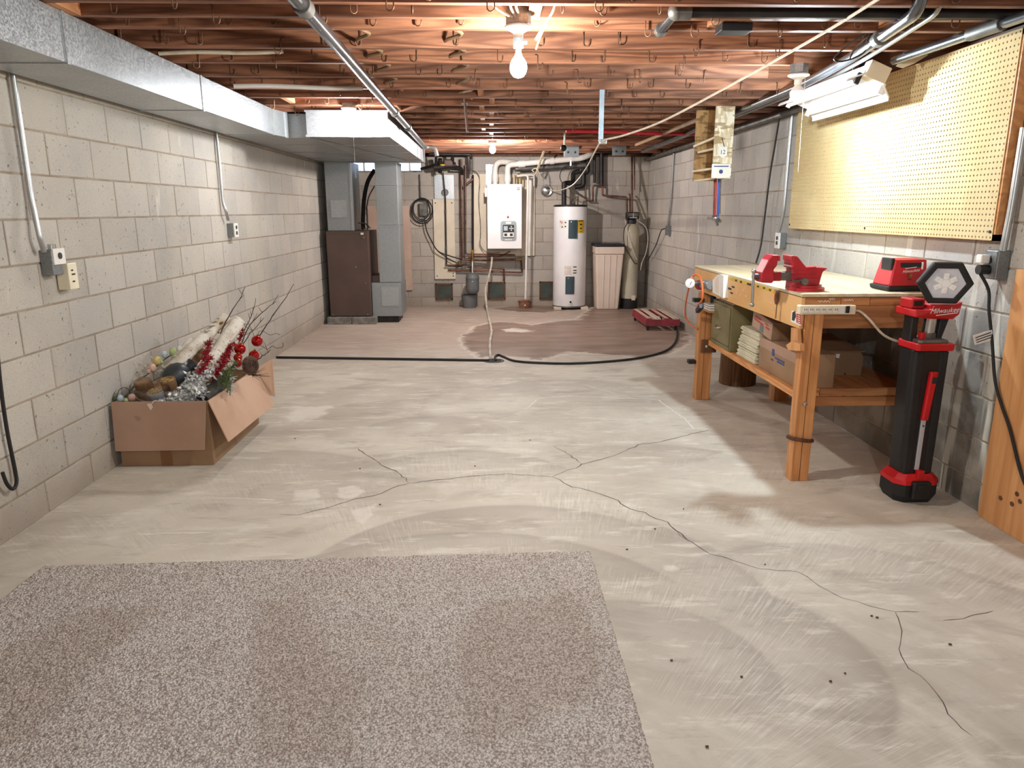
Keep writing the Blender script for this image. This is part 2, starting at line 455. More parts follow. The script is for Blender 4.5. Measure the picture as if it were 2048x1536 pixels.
def make_floor():
    xs = np.linspace(XL - .02, XR + .02, 321)
    ys = np.concatenate([np.linspace(YN, 1.4, 20)[:-1], np.linspace(1.4, 5.0, 280)[:-1], np.linspace(5.0, YB + .02, 240)])
    X, Y = np.meshgrid(xs, ys); nx, ny = len(xs), len(ys)
    v = np.stack([X, Y, np.zeros_like(X)], -1).reshape(-1, 3)
    idx = np.arange(nx * ny).reshape(ny, nx)
    f = np.stack([idx[:-1, :-1], idx[:-1, 1:], idx[1:, 1:], idx[1:, :-1]], -1).reshape(-1, 4)
    me = bpy.data.meshes.new('floor'); me.from_pydata(v.tolist(), [], f.tolist())
    A = dict(ox=540, oy=620, sc=.4395)
    wet = mask(fpoly([(880, 135), (945, 75), (1040, 55), (1130, 62), (1190, 72), (1300, 52), (1400, 46), (1500, -25), (1560, -25), (1700, 60), (1850, 80), (1900, 100), (1890, 150), (1800, 200), (1700, 215), (1580, 205), (1400, 190), (1300, 202), (1230, 226), (1050, 205), (960, 215), (900, 165)], **A), X, Y, .16)
    wet = np.maximum(wet, mask(fpoly([(1010, -8), (1180, -20), (1330, -20), (1345, 2), (1250, 12), (1120, 6)], **A), X, Y, .12))
    wet = np.maximum(wet, .8 * mask(fpoly([(1560, -25), (1640, -25), (1720, 60), (1540, 60)], **A), X, Y, .1))
    isl = mask(fpoly([(1050, 88), (1110, 80), (1205, 95), (1150, 104), (1060, 100)], **A), X, Y, .1)
    wet = wet * (1 - isl * .9)
    ring = np.clip(1 - np.abs(wet - .35) / .35, 0, 1)
    pale = np.maximum(ring * .75, isl)
    # salts along the foot of the right and back walls
    pale = np.maximum(pale, np.clip(1 - (XR - X) / .1, 0, 1) * .7)
    pale = np.maximum(pale, np.clip(1 - (X - XL) / .05, 0, 1) * .6)
    # the skim-coated patch left of centre and the white scuff lines
    pale = np.maximum(pale, .8 * mask(fpoly([(95, 432), (290, 435), (250, 500), (60, 520)], **A), X, Y, .06))
    for pts in ([(585, 978), (640, 975), (642, 1000), (580, 1004)], [(672, 975), (712, 968), (735, 985), (700, 1002), (672, 1000)], [(1325, 1128), (1350, 1128), (1362, 1140), (1340, 1146), (1322, 1140)], [(1680, 1402), (1705, 1402), (1706, 1425), (1682, 1424)], [(700, 1020), (740, 1010), (760, 1000), (750, 1030), (720, 1055)]):
        pale = np.maximum(pale, .75 * mask(fpoly(pts), X, Y, .02))
    warm = np.clip((Y - 6.6) / 1.2, 0, 1)
    # sweeps of the finishing trowel: a crisp outer edge that fades inwards
    tone = np.zeros_like(X)
    for cx, cy, r, fade, k, a0, a1 in ((.06, 2.46, .90, .22, .75, 15, 165), (-.13, 2.06, 1.0, .14, .9, 20, 150), (.44, 1.99, .46, .16, .8, -30, 110), (.73, 2.05, .52, .24, .8, -60, 80), (.09, 2.41, .97, .2, .8, -25, 60),
                                       (-.4, 4.44, .54, .2, .5, 10, 160), (-.18, 3.49, .72, .18, .7, 20, 160), (-1.3, 3.3, .95, .3, .6, 20, 120), (1.3, 2.1, .8, .3, .5, 10, 150), (.9, 3.6, .7, .3, .4, 20, 160), (-.9, 5.2, .7, .3, .35, 20, 160), (.6, 5.3, .8, .3, .35, 20, 160)):
        d = np.hypot(X - cx, Y - cy); th = np.degrees(np.arctan2(Y - cy, X - cx))
        win = np.clip((th - a0) / 18, 0, 1) * np.clip((a1 - th) / 18, 0, 1)
        e = r - d; tone = np.maximum(tone, k * win * np.clip(e / .02, 0, 1) * np.exp(-np.maximum(e, 0) / fade))
    for nm, arr in (('wet', wet), ('pale', pale), ('far', warm), ('tone', tone)):
        at = me.attributes.new(nm, 'FLOAT', 'POINT'); at.data.foreach_set('value', arr.reshape(-1).astype(np.float32))
    s = NT('basement_concrete'); vw = s.world()
    def attr(n):
        a = s.n('ShaderNodeAttribute'); a.attribute_name = n; return a.outputs['Fac']
    big = s.noise(vw, .9, 6, .6)
    col = s.mix(s.ramp(big, .35, .68), lin('#b6ab9c'), lin('#d1c8b8'))
    col = s.mix(s.ramp(s.noise(vw, 2.6, 6, .65), .5, .72, 0, .55), col, lin('#dcd5c8'))
    col = s.mix(s.ramp(s.noise(s.world((.7, 1.6, 1)), 3.1, 5, .6, .6), .52, .68, 0, .5), col, lin('#9c9184'))
    # trowel arcs: rings around two centres with fine cross scratches
    def arcs(cx, cy, rs, ts):
        sub = s.n('ShaderNodeVectorMath', operation='SUBTRACT'); sub.inputs[1].default_value = (cx, cy, 0); s.l(vw, sub.inputs[0])
        sp = s.n('ShaderNodeSeparateXYZ'); s.l(sub.outputs[0], sp.inputs[0])
        r = s.math('SQRT', s.math('ADD', s.math('MULTIPLY', sp.outputs[0], sp.outputs[0]), s.math('MULTIPLY', sp.outputs[1], sp.outputs[1])))
        th = s.math('ARCTAN2', sp.outputs[1], sp.outputs[0])
        cb = s.n('ShaderNodeCombineXYZ'); s.l(s.math('MULTIPLY', r, rs), cb.inputs[0]); s.l(s.math('MULTIPLY', th, ts), cb.inputs[1])
        return cb.outputs[0], r
    c1, r1 = arcs(.05, 1.15, 3.4, .7)
    band = s.noise(c1, 1.0, 2, .4)
    near = s.ramp(r1, 1.2, 4.2, 1, 0)
    edge = s.ramp(s.noise(c1, 2.3, 4, .6), .42, .62)
    col = s.mix(s.math('MULTIPLY', s.math('MULTIPLY', edge, near), .3), col, lin('#dcd6ca'))
    dk = s.ramp(band, .5, .56)
    col = s.mix(s.math('MULTIPLY', s.math('MULTIPLY', dk, near), .15), col, lin('#a89e92'))
    col = s.mix(s.math('MULTIPLY', attr('tone'), .8), col, lin('#958b80'))
    col = s.mix(s.ramp(s.noise(s.world((.55, 2.0, 1)), 5.5, 6, .7), .53, .66, 0, .5), col, lin('#e4ddcf'))
    col = s.mix(s.ramp(s.noise(s.world((.6, 2.2, 1)), 7, 5, .7), .57, .7, 0, .4), col, lin('#948a7e'))
    c2, r2 = arcs(.05, 1.15, 6.0, 190.0)
    scr = s.noise(c2, 1.0, 2, .6)
    patch = s.ramp(s.noise(vw, 1.7, 3), .45, .62)
    col = s.mix(s.math('MULTIPLY', s.math('MULTIPLY', s.ramp(scr, .52, .66), patch), s.math('MULTIPLY', near, .38)), col, lin('#e6e1d8'))
    col = s.mix(s.math('MULTIPLY', s.math('MULTIPLY', s.ramp(scr, .48, .34), patch), s.math('MULTIPLY', near, .3)), col, lin('#8f867b'))
    # back half: pinkish, streaked
    col = s.mix(s.math('MULTIPLY', attr('far'), .6), col, lin('#ab9486'))
    strk = s.ramp(s.noise(s.world((.9, 4.5, 1)), 2.4, 6, .65, .5), .5, .66)
    col = s.mix(s.math('MULTIPLY', s.math('MULTIPLY', strk, attr('far')), .55), col, lin('#d3c3b5'))
    en = s.math('MULTIPLY', s.math('SUBTRACT', s.noise(vw, 5.5, 6, .7), .5), 1.3)
    en = s.math('ADD', en, s.math('MULTIPLY', s.math('SUBTRACT', s.noise(s.world((.8, 2.2, 1)), 1.9, 6, .68, .8), .5), 1.5))
    wetf = s.ramp(s.math('ADD', attr('wet'), en), .42, .58)
    palef = s.ramp(s.math('ADD', attr('pale'), en), .45, .9)
    col = s.mix(s.math('MULTIPLY', palef, .75), col, lin('#ddd5c9'))
    wcol = s.mix(s.ramp(s.noise(s.world((.7, 2, 1)), 2.2, 5, .6), .35, .65), lin('#93796a'), lin('#705a4b'))
    col = s.mix(s.math('MULTIPLY', wetf, .82), col, wcol)
    fine = s.noise(vw, 190, 3, .7)
    col = s.mix(s.ramp(fine, .55, .75, 0, .28), col, lin('#8d8377'))
    rough = s.math('SUBTRACT', .62, s.math('MULTIPLY', wetf, .2))
    s.bump(s.math('ADD', s.math('MULTIPLY', fine, .4), s.math('MULTIPLY', scr, .6)), .12, .003)
    me.materials.append(s.out(col, rough, 0, .35))
    o = bpy.data.objects.new('floor', me); COL.objects.link(o); BASE[o] = Vector((0, 0, 0)); structure(o)
    # cracks in the slab
    MAT['crack'] = plain('crack_line', '#5c5047', '#4a4038', 20, .95)
    MAT['scuff'] = plain('white_scuff', '#e6e2da', '#d8d3c8', 20, .9)
    B = dict(ox=1100, oy=800, sc=.4793)
    def ribbon(name, pts, wd, mat, ox, oy, sc, jit=.008):
        P = [FL(ox + x * sc, oy + y * sc) for x, y in pts]; Q = []
        for i in range(len(P) - 1):
            k = max(2, int((P[i + 1] - P[i]).length / .035))
            for j in range(k):
                q = P[i].lerp(P[i + 1], j / k)
                if i or j: q = q + Vector((random.uniform(-jit, jit), random.uniform(-jit, jit), 0))
                Q.append(q)
        Q.append(P[-1]); m = MB(); k = len(Q)
        for i, q in enumerate(Q):
            t = (Q[min(i + 1, k - 1)] - Q[max(i - 1, 0)]).normalized(); n = Vector((-t.y, t.x, 0))
            h = wd * random.uniform(.3, .8) * (.35 if i in (0, k - 1) else 1)
            m.v += [q + n * h + Vector((0, 0, .0006)), q - n * h + Vector((0, 0, .0006))]
        m.f = [(2 * i, 2 * i + 1, 2 * i + 3, 2 * i + 2) for i in range(k - 1)]
        m.build(name, mat, o)
    for pts in ([(45, 930), (130, 930), (250, 905), (385, 862), (500, 835), (590, 800), (632, 788)], [(632, 788), (780, 772), (880, 760), (1000, 752), (1080, 745), (1180, 752), (1285, 760)],
                [(1285, 760), (1340, 735), (1390, 722), (1418, 700), (1500, 682), (1570, 660), (1640, 632), (1680, 612), (1790, 598), (1860, 578), (1960, 555), (2000, 545)],
                [(1285, 760), (1340, 785), (1370, 805), (1470, 825), (1580, 868), (1640, 905), (1700, 920), (1750, 950), (1810, 965), (1850, 1000), (1905, 1052)],
                [(632, 788), (590, 740), (520, 715), (470, 680), (400, 630)], [(1418, 700), (1380, 670), (1340, 645), (1290, 620)]):
        ribbon('crack', pts, .0042, 'crack', **A)
    for pts in ([(530, 548), (560, 575), (670, 640), (770, 670), (870, 705), (1040, 720), (1130, 775), (1230, 830), (1440, 885)], [(1440, 885), (1540, 885)], [(1640, 920), (1780, 900), (1850, 880)],
                [(1440, 885), (1470, 990), (1450, 1040), (1480, 1100), (1540, 1150), (1620, 1220), (1660, 1290), (1680, 1340), (1760, 1400)]):
        ribbon('crack', pts, .0026, 'crack', **B)
    Z = dict(ox=0, oy=0, sc=1)
    for pts, wd in (([(275, 1069), (330, 1067), (420, 1066)], .009), ([(350, 998), (450, 996), (550, 1000)], .006), ([(1068, 797), (1140, 792), (1315, 799)], .009), ([(1315, 799), (1370, 838), (1388, 858)], .008), ([(1160, 836), (1250, 840), (1330, 836)], .006), ([(1170, 770), (1235, 788)], .006), ([(1050, 820), (1075, 798)], .006)):
        ribbon('white_scuff', pts, wd, 'scuff', jit=.004, **Z)
    # crumbs and chips lying about
    m = MB()
    for px, py in ((1367, 1019), (1310, 1059), (1690, 1348), (1661, 1364), (1414, 1495), (1743, 1233), (1754, 1236), (1343, 1322), (1254, 1100), (985, 1300), (1180, 1320), (720, 938), (1060, 881), (590, 878), (950, 933), (760, 1010), (1483, 1355), (1900, 1290), (1530, 1130)):
        q = FL(px, py); m.cbox((q.x, q.y, .003), (random.uniform(.004, .010), random.uniform(.003, .006), .004))
    m.build('floor_crumbs', 'crack', o)['kind'] = 'stuff'
    return o
floor = make_floor()

# ================================================================== BLOCK WALLS
_cache = {}
def block_mesh(wall, ln, ht, mat):
    key = (wall, round(ln, 4), round(ht, 4))
    if key in _cache: return _cache[key]
    c, t = .0035, .03
    pts = []
    for d, e in ((0, c), (c * .8, 0), (t, 0)):     # depth behind the face, inset
        for a, z in ((e, e), (ln - e, e), (ln - e, ht - e), (e, ht - e)):
            pts.append((a, d, z))
    f = [(0, 1, 2, 3)] + [(i, (i + 1) % 4, 4 + (i + 1) % 4, 4 + i) for i in range(4)] + [(4 + i, 4 + (i + 1) % 4, 8 + (i + 1) % 4, 8 + i) for i in range(4)]
    if wall == 'left': v = [(-d, a, z) for a, d, z in pts]
    elif wall == 'right': v = [(d, a, z) for a, d, z in pts]
    else: v = [(a, d, z) for a, d, z in pts]
    me = bpy.data.meshes.new('concrete_block'); me.from_pydata(v, [], f)
    bm = bmesh.new(); bm.from_mesh(me)
    bmesh.ops.recalc_face_normals(bm, faces=bm.faces)
    want = {'left': Vector((1, 0, 0)), 'right': Vector((-1, 0, 0)), 'back': Vector((0, -1, 0))}[wall]
    bm.faces.ensure_lookup_table()
    if bm.faces[0].normal.dot(want) < 0: bmesh.ops.reverse_faces(bm, faces=bm.faces)
    bm.to_mesh(me); bm.free()
    me.materials.append(MAT[mat]); _cache[key] = me; return me
def lay(wall, parent, a0, a1, z0, phase, mat, rows, hole=None):
    J = .0085
    for k in rows:
        zb, zt = max(z0 + k * PC, .0) + J / 2, z0 + (k + 1) * PC - J / 2
        if zb < .01: zb = .0
        ph = phase + (PB / 2 if k % 2 == 0 else 0)
        n0 = math.floor((a0 - ph) / PB)
        for i in range(n0, n0 + 60):
            s0, s1 = ph + i * PB + J / 2, ph + (i + 1) * PB - J / 2
            s0, s1 = max(s0, a0), min(s1, a1)
            if s1 - s0 < .02: continue
            if hole and zt > hole[2] and s0 < hole[1] and s1 > hole[0]:
                if s0 < hole[0] - .03: s1 = hole[0]
                elif s1 > hole[1] + .03: s0 = hole[1]
                else: continue
            me = block_mesh(wall, s1 - s0, zt - zb, mat)
            o = bpy.data.objects.new('concrete_block', me); COL.objects.link(o); o.parent = parent
            jt = random.uniform(-.0012, .0012)
            o.location = {'left': (XL + jt, s0, zb), 'right': (XR + jt, s0, zb), 'back': (s0, YB + jt, zb)}[wall]
WT_L, WT_R = ZL0 + 4 * PC, ZR0 + 4 * PC
wl = structure(MB().box((XL - .25, YN - .2, -.05), (XL - .004, YB + .25, WT_L)).build('wall_left', 'mortar', base=(0, 0, 0)))
lay('left', wl, 1.5, YB, ZL0, 3.7428, 'block', range(-7, 4))
wr = structure(MB().box((XR + .004, YN - .2, -.05), (XR + .25, YB + .25, WT_R)).build('wall_right', 'mortar', base=(0, 0, 0)))
lay('right', wr, 1.5, YB, ZR0, 7.9627, 'block_right', range(-7, 4))
WX0, WX1, WZ0 = -2.02, -.985, ZR0 + 3 * PC
m = MB().box((XL - .004, YB + .004, -.05), (XR + .004, YB + .25, WZ0)).box((XL - .004, YB + .004, WZ0), (WX0, YB + .25, WT_R)).box((WX1, YB + .004, WZ0), (XR + .004, YB + .25, WT_R))
wb = structure(m.build('wall_back', 'mortar', base=(0, 0, 0)))
lay('back', wb, XL, XR, ZR0, AT(1223, 443, YB).x, 'block_back', range(-7, 4), (WX0, WX1, WZ0))
structure(MB().box((XL - .25, YN - .25, -.05), (XR + .25, YN, ZT)).build('wall_rear', 'block', base=(0, YN, 0)))

# basement window behind the ducts
wn = structure(MB().box((WX0, YB + .1, WZ0), (WX1, YB + .14, WZ0 + .015)).box((WX0, YB + .1, WT_R - .015), (WX1, YB + .14, WT_R)).box((WX0, YB + .1, WZ0), (WX0 + .02, YB + .14, WT_R)).box((WX1 - .02, YB + .1, WZ0), (WX1, YB + .14, WT_R)).build('window_1', 'whiteplastic'))
nb = 6; bw = (WX1 - WX0 - .04) / nb
for i in range(nb):
    x0 = WX0 + .02 + i * bw
    MB().box((x0 + .012, YB + .08, WZ0 + .022), (x0 + bw - .012, YB + .13, WT_R - .022)).build('glass_block', 'frost', wn, bevel=.008)
    if i: MB().box((x0 - .01, YB + .09, WZ0 + .015), (x0 + .01, YB + .14, WT_R - .015)).build('mullion', 'whiteplastic', wn)
MB().box((WX0, YB - .01, WZ0 - .012), (WX1, YB + .1, WZ0)).build('window_sill', 'concrete', wn)

# ================================================================== CEILING: subfloor, rim, joists, hooks
ceil = structure(MB().box((XL - .25, YN - .25, ZT), (XR + .25, YB + .25, ZT + .03)).build('ceiling', 'subfloor', base=(0, 0, ZT)))
for nm, a, b in (('trim_1', (XL - .25, YN - .2, WT_L), (XL - .19, YB + .25, ZT)), ('trim_2', (XR + .19, YN - .2, WT_R), (XR + .25, YB + .25, ZT)), ('trim_3', (XL - .19, YB + .19, WT_R), (XR + .19, YB + .25, ZT))):
    structure(MB().box(a, b).build(nm, 'rimwood'))
structure(MB().box((XL - .15, YN, WT_L), (XL - .01, YB, ZJ)).build('trim_4', 'rimwood'))
structure(MB().box((XR + .01, YN, WT_R), (XR + .15, YB, ZJ)).build('trim_5', 'rimwood'))
structure(MB().box((XL, YB + .02, WT_R), (XR, YB + .16, ZJ)).build('trim_6', 'rimwood'))
JY = [-1.3, -.9, -.5, -.1, .3, .7, 1.1, 1.52, 1.93, 2.33, 2.74, 3.14, 3.36, 3.56, 3.96, 4.34, 4.77, 5.21, 5.60, 5.98, 6.37, 6.77, 7.17, 7.57, 7.97, 8.37, 8.77, 9.17, 9.57, 9.97, 10.37, 10.77]
JEND = {4.34: AT(1583, 145, 4.32).x, 4.77: AT(1533, 170, 4.75).x}
hook_me = None
def hook_mesh():
    p = [(0, .004, 0), (0, -.010, .0), (0, -.016, -.006), (0, -.016, -.062)]
    p += [(0, -.016 - .015 + .015 * math.cos(t), -.062 - .015 * math.sin(t)) for t in [math.pi * k / 6 for k in range(1, 7)]]
    p += [(0, -.046, -.045)]
    m = MB().tube(p, .0028, 5); me = bpy.data.meshes.new('hook')
    me.from_pydata([tuple(q) for q in m.v], [], m.f); me.materials.append(MAT['hookmetal'])
    me.polygons.foreach_set('use_smooth', [True] * len(me.polygons)); return me
HM = hook_mesh()
JO = {}
for yf in JY:
    x1 = JEND.get(yf, XR + .15)
    j = MB().box((XL - .15, yf - .038, ZJ), (x1, yf, ZT)).build('joist', 'joist', ceil)
    JO[yf] = j
    if 3.0 < yf < 9.3:
        off = random.uniform(0, .2); x = XL + .25 + off
        while x < min(x1 - .05, 2.0):
            if random.random() < .86 and not (abs(x - .126) < .1 and yf < 3.7):
                h = bpy.data.objects.new('hook', HM); COL.objects.link(h); h.parent = j
                h.location = Vector((x, yf - .038, ZJ + random.choice([.082, .085, .088, .045])))  - BASE[j]
                h.rotation_euler = (0, 0, random.choice([-1.25, -1.0, .9, 1.2, 1.35, .2]) )
            x += .205 + random.uniform(-.025, .025)
# solid blocking between joists
def blocking(x, i, wd=.04, mat='joist_y', top=0, bot=.01):
    a, b = JY[i], JY[i + 1] - .038
    MB().box((x - wd / 2, a, ZJ + bot), (x + wd / 2, b, ZT - top)).build('blocking', mat, ceil)
i0 = JY.index(3.14)
blocking(AT(1069, 20, 3.25).x, i0, .05, bot=-.0); blocking(-1.72, i0, .08, bot=-.002)
blocking(1.0, JY.index(3.36)); blocking(1.78, JY.index(3.36)); blocking(-1.5, JY.index(5.6)); blocking(-.74, JY.index(5.98))
for k, i in enumerate(range(JY.index(5.21), JY.index(8.37))): blocking(-.02 + (.04 if k % 2 else -.04), i)
# ================================================================== DUCTWORK
DZ0, DZ1 = 2.0, 2.197
dt = thing('air_duct', 'long galvanised sheet metal supply duct running under the joists along left wall', 'duct', (-1.9, 5, DZ0))
DX0, DX1 = -2.085, -1.713
ys = [.4, 1.75, 3.24, 4.68, 6.12]
for i in range(4):
    MB().box((DX0, ys[i] + .002, DZ0), (DX1, ys[i + 1] - .002, DZ1)).build('duct_section', 'duct', dt, bevel=.003)
    MB().box((DX0 - .004, ys[i + 1] - .012, DZ0 - .004), (DX1 + .004, ys[i + 1] + .012, DZ1)).build('drive_cleat', 'duct', dt)
MB().prism([(DX0, 6.13, DZ0), (DX1, 6.13, DZ0), (-1.665, 6.34, DZ0), (-1.665, 6.52, DZ0), (DX0, 6.52, DZ0)], (0, 0, DZ1 - DZ0)).build('duct_offset', 'ductgrey', dt, bevel=.002)
MB().box((-1.675, 6.33, DZ0 - .004), (-1.655, 6.36, DZ1)).build('drive_cleat', 'duct', dt)
MB().box((DX0, 6.42, DZ0 + .002), (-1.47, 9.68, DZ1 - .002)).build('duct_trunk', 'ductgrey', dt, bevel=.002)
MB().box((-1.478, 6.24, DZ0), (-.82, 9.68, DZ1)).build('plenum', 'duct', dt, bevel=.004)
MB().box((-1.485, 6.232, DZ0 - .006), (-.813, 6.244, DZ0 + .012)).box((-1.485, 6.232, DZ1 - .012), (-.813, 6.244, DZ1 + .002)).build('end_flange', 'duct', dt)
for y in (7.05, 7.9, 8.7, 9.3): MB().box((-2.088, y, DZ0 - .005), (-.816, y + .014, DZ1 - .01)).build('drive_cleat', 'duct', dt)
MB().tube([(-1.47, 6.3, DZ0 - .003), (-1.0, 9.1, DZ0 - .003)], .006, 4).build('seam', 'ductgrey', dt)

# furnace, its supply plenum and the return drop
FY = 9.33
fu = thing('furnace', 'tall dark brown furnace cabinet standing on concrete pavers in far left corner', 'furnace', (-1.79, FY + .35, 0))
MB().box((-2.055, FY, .095), (-1.53, FY + .72, 1.165)).build('cabinet', 'furnace', fu, bevel=.006)
MB().box((-2.05, FY - .004, .10), (-1.535, FY + .01, 1.13)).build('front_panel', 'furnace', fu, bevel=.004)
MB().box((-1.62, FY - .008, 1.12), (-1.585, FY + .002, 1.145)).build('name_plate', 'whiteplastic', fu)
for p in ((-1.70, .72), (-1.58, .52), (-1.58, .12), (-2.02, .12)): MB().cyl((p[0], FY - .002, p[1]), (p[0], FY - .008, p[1]), .007, n=8).build('screw', 'chrome', fu)
tag(MB().box((-2.09, 9.27, 0), (-1.78, 10.1, .09)).build('concrete_paver', 'concrete', bevel=.008), 'rough grey concrete paver under the left half of the furnace', 'paver', 'pavers under the furnace')
tag(MB().box((-1.775, 9.27, 0), (-1.47, 10.1, .09)).build('concrete_paver', 'concrete', bevel=.008), 'rough grey concrete paver under the right half of the furnace', 'paver', 'pavers under the furnace')
sp = thing('supply_plenum', 'grey sheet metal plenum box rising from brown furnace to ceiling duct', 'duct', (-1.85, FY + .3, 1.165))
MB().box((-2.035, FY + .05, 1.168), (-1.72, FY + .66, 1.998)).build('plenum_box', 'ductgrey', sp, bevel=.003)
MB().box((-1.98, FY + .042, 1.33), (-1.79, FY + .052, 1.54)).build('access_patch', 'duct', sp)
MB().box((-1.735, FY + .045, 1.17), (-1.71, FY + .07, 1.99)).build('corner_seam', 'duct', sp)
rd = thing('return_duct', 'grey sheet metal return drop with wider boot standing beside the brown furnace', 'duct', (-1.28, 9.55, 0))
RY = 9.40
for z0, z1 in ((.52, 1.23), (1.234, 1.71), (1.714, 1.996)):
    MB().box((-1.42, RY, z0), (-1.153, RY + .5, z1)).build('duct_section', 'ductgrey', rd, bevel=.003)
    MB().box((-1.424, RY - .004, z1 - .01), (-1.149, RY + .5, z1 + .002)).build('drive_cleat', 'duct', rd)
MB().box((-1.165, RY + .03, .52), (-1.148, RY + .06, 1.995)).build('standing_seam', 'duct', rd)
MB().box((-1.525, RY - .01, .085), (-1.15, RY + .55, .515)).build('boot', 'ductgrey', rd, bevel=.004)
MB().box((-1.525, RY + .05, .515), (-1.422, RY + .5, .60)).build('filter_slot', 'furnace', rd)
MB().box((-1.40, RY - .016, .22), (-1.18, RY - .009, .46)).build('boot_patch', 'duct', rd)
MB().box((-1.5, RY + .05, 0), (-1.2, RY + .5, .085)).build('foot', 'iron', rd)

# refrigerant lines between the two
rl = thing('refrigerant_line', 'thick black insulated line curving down from the wall to the furnace top', 'pipe', (-1.6, 9.7, 1.2))
MB().tube(cr([AT(749, 340, 9.9), AT(735, 365, 9.85), AT(728, 400, 9.8), AT(726, 440, 9.7), AT(727, 458, 9.65)], 6), .026, 10).build('insulation', 'softblack', rl, smooth=1)
MB().tube(cr([AT(749, 372, 9.9), AT(737, 395, 9.85), AT(733, 420, 9.8)], 6), .008, 6).build('liquid_line', 'copper', rl, smooth=1)
MB().tube(cr([AT(727, 455, 9.65), AT(728, 466, 9.5), AT(727, 475, 9.32)], 4), .014, 8).build('brass_fitting', 'brass', rl, smooth=1)
MB().tube(cr([AT(716, 446, 9.6), AT(730, 447, 9.6), AT(740, 456, 9.5)], 5), .009, 6).build('wire_loop', 'greyiron', rl, smooth=1)

# ================================================================== LAMPS
def lamp(label, x, y, ztop, zb, watts, rgb, box=True, boxmat='boxsteel', adapter=False, chain=False, boxup=.05, led=False):
    t = thing('ceiling_lamp', label, 'lamp', (x, y, zb - .06), 'bare bulbs in porcelain holders')
    if box: MB().lathe((x, y, ztop), [(.05, 0), (.052, .004), (.052, boxup), (.05, boxup)], 8).build('junction_box', boxmat, t)
    MB().lathe((x, y, ztop), [(.02, -.03), (.036, -.02), (.057, -.010), (.058, -.004), (.05, 0)], 24).build('porcelain_base', 'porcelain', t, smooth=1)
    MB().lathe((x, y, ztop), [(.02, -.055), (.021, -.02)], 16).build('socket', 'porcelain', t, smooth=1)
    if adapter:
        MB().lathe((x, y, ztop), [(.021, -.085), (.022, -.05)], 14).tube([(x, y, ztop - .062), (x + .035, y, ztop - .062)], .009, 8).build('socket_adapter', 'strap', t, smooth=1)
    r = .037; k = r / .031
    em = emit('bulb_glow', rgb, watts, r)
    top = zb + .055
    if led:   # opaque collar over the upper half, glowing dome below
        MB().lathe((x, y, zb), [(.0, -.034 * k), (.017 * k, -.029 * k), (.027 * k, -.016 * k), (r, 0), (.030 * k, .012)], 12).build('bulb', em, t, smooth=1)
        MB().lathe((x, y, zb), [(.0306 * k, .0115), (.029 * k, .018), (.024 * k, .03), (.016, .045), (.014, .056)], 16).build('bulb_collar', 'porcelain', t, smooth=1)
    else: MB().lathe((x, y, zb), [(.0, -.034 * k), (.017 * k, -.029 * k), (.027 * k, -.016 * k), (r, 0), (.029 * k, .014), (.023 * k, .03), (.015, .045), (.013, .056)], 12).build('bulb', em, t, smooth=1)
    MB().lathe((x, y, zb), [(.0135, .054), (.0135, max(.06, ztop - .05 - zb))], 12).build('bulb_neck', 'chrome', t, smooth=1)
    if chain:
        MB().tube([(x + .03, y - .02, ztop - .02), (x + .033, y - .025, chain)], .0016, 4).build('pull_chain', 'chrome', t)
    return t
WARM, COOL = (1.0, .975, .91), (.76, .91, 1.0)
L1 = AT(1037, 135, 3.25)
lamp('bright warm bulb on ceiling joist near the middle of the room', L1.x, 3.26, 2.155, L1.z, BULB_MAIN, WARM, adapter=True, boxup=.06)
L2 = AT(1594, 188, 4.24)
lamp('cool white bulb hanging beside the fluorescent fixture near pegboard', L2.x, 4.24, 2.14, L2.z, BULB_COOL, COOL, chain=1.62, led=True)
lamp('far glowing bulb on the joists in front of the wall boiler', .034, 8.95, 2.185, 2.105, BULB_FAR, (1.0, .93, .90))
lamp('bulb in front of the flat end of the metal duct plenum', -1.075, 5.93, 2.18, 2.085, BULB_DUCT, (.97, .98, 1.0), boxup=.03, chain=1.66)
lamp('added unseen fill bulb behind the camera over the carpet end', .35, -.75, 2.15, 2.06, BULB_FILL, (.92, .965, 1.0), led=True)  # out-of-view lamp added behind the camera for fill light
# wires into lamp box
cw = thing('lamp_cables', 'three pale cables dropping from the joists into lamp box', 'cable', (L1.x, 3.2, 2.19))
for a, b in (((985, 0), (1025, 35)), ((1020, 0), (1032, 35)), ((1032, 3), (1041, 36))):
    MB().tube(cr([AT(a[0], a[1] - 18, 3.16) + Vector((0, 0, .05)), AT(a[0], a[1] + 6, 3.18), AT(b[0], b[1], 3.22)], 6), .006, 6).build('cable', 'nm', cw, smooth=1)
tag(MB().tube(cr([AT(1114, -6, 3.2), AT(1106, 22, 3.22), AT(1086, 55, 3.24), AT(1071, 80, 3.26)], 6), .006, 6).build('drop_cable', 'nm', smooth=1), 'pale cable running from bulb socket adapter up between the joists', 'cable')
tag(MB().tube(cr([AT(1096, 40, 3.5), AT(1082, 70, 3.56), AT(1072, 98, 3.62)], 6), .005, 6).build('hanging_wire', 'nmtan', smooth=1), 'thin tan wire hanging behind the middle bulb', 'wire')

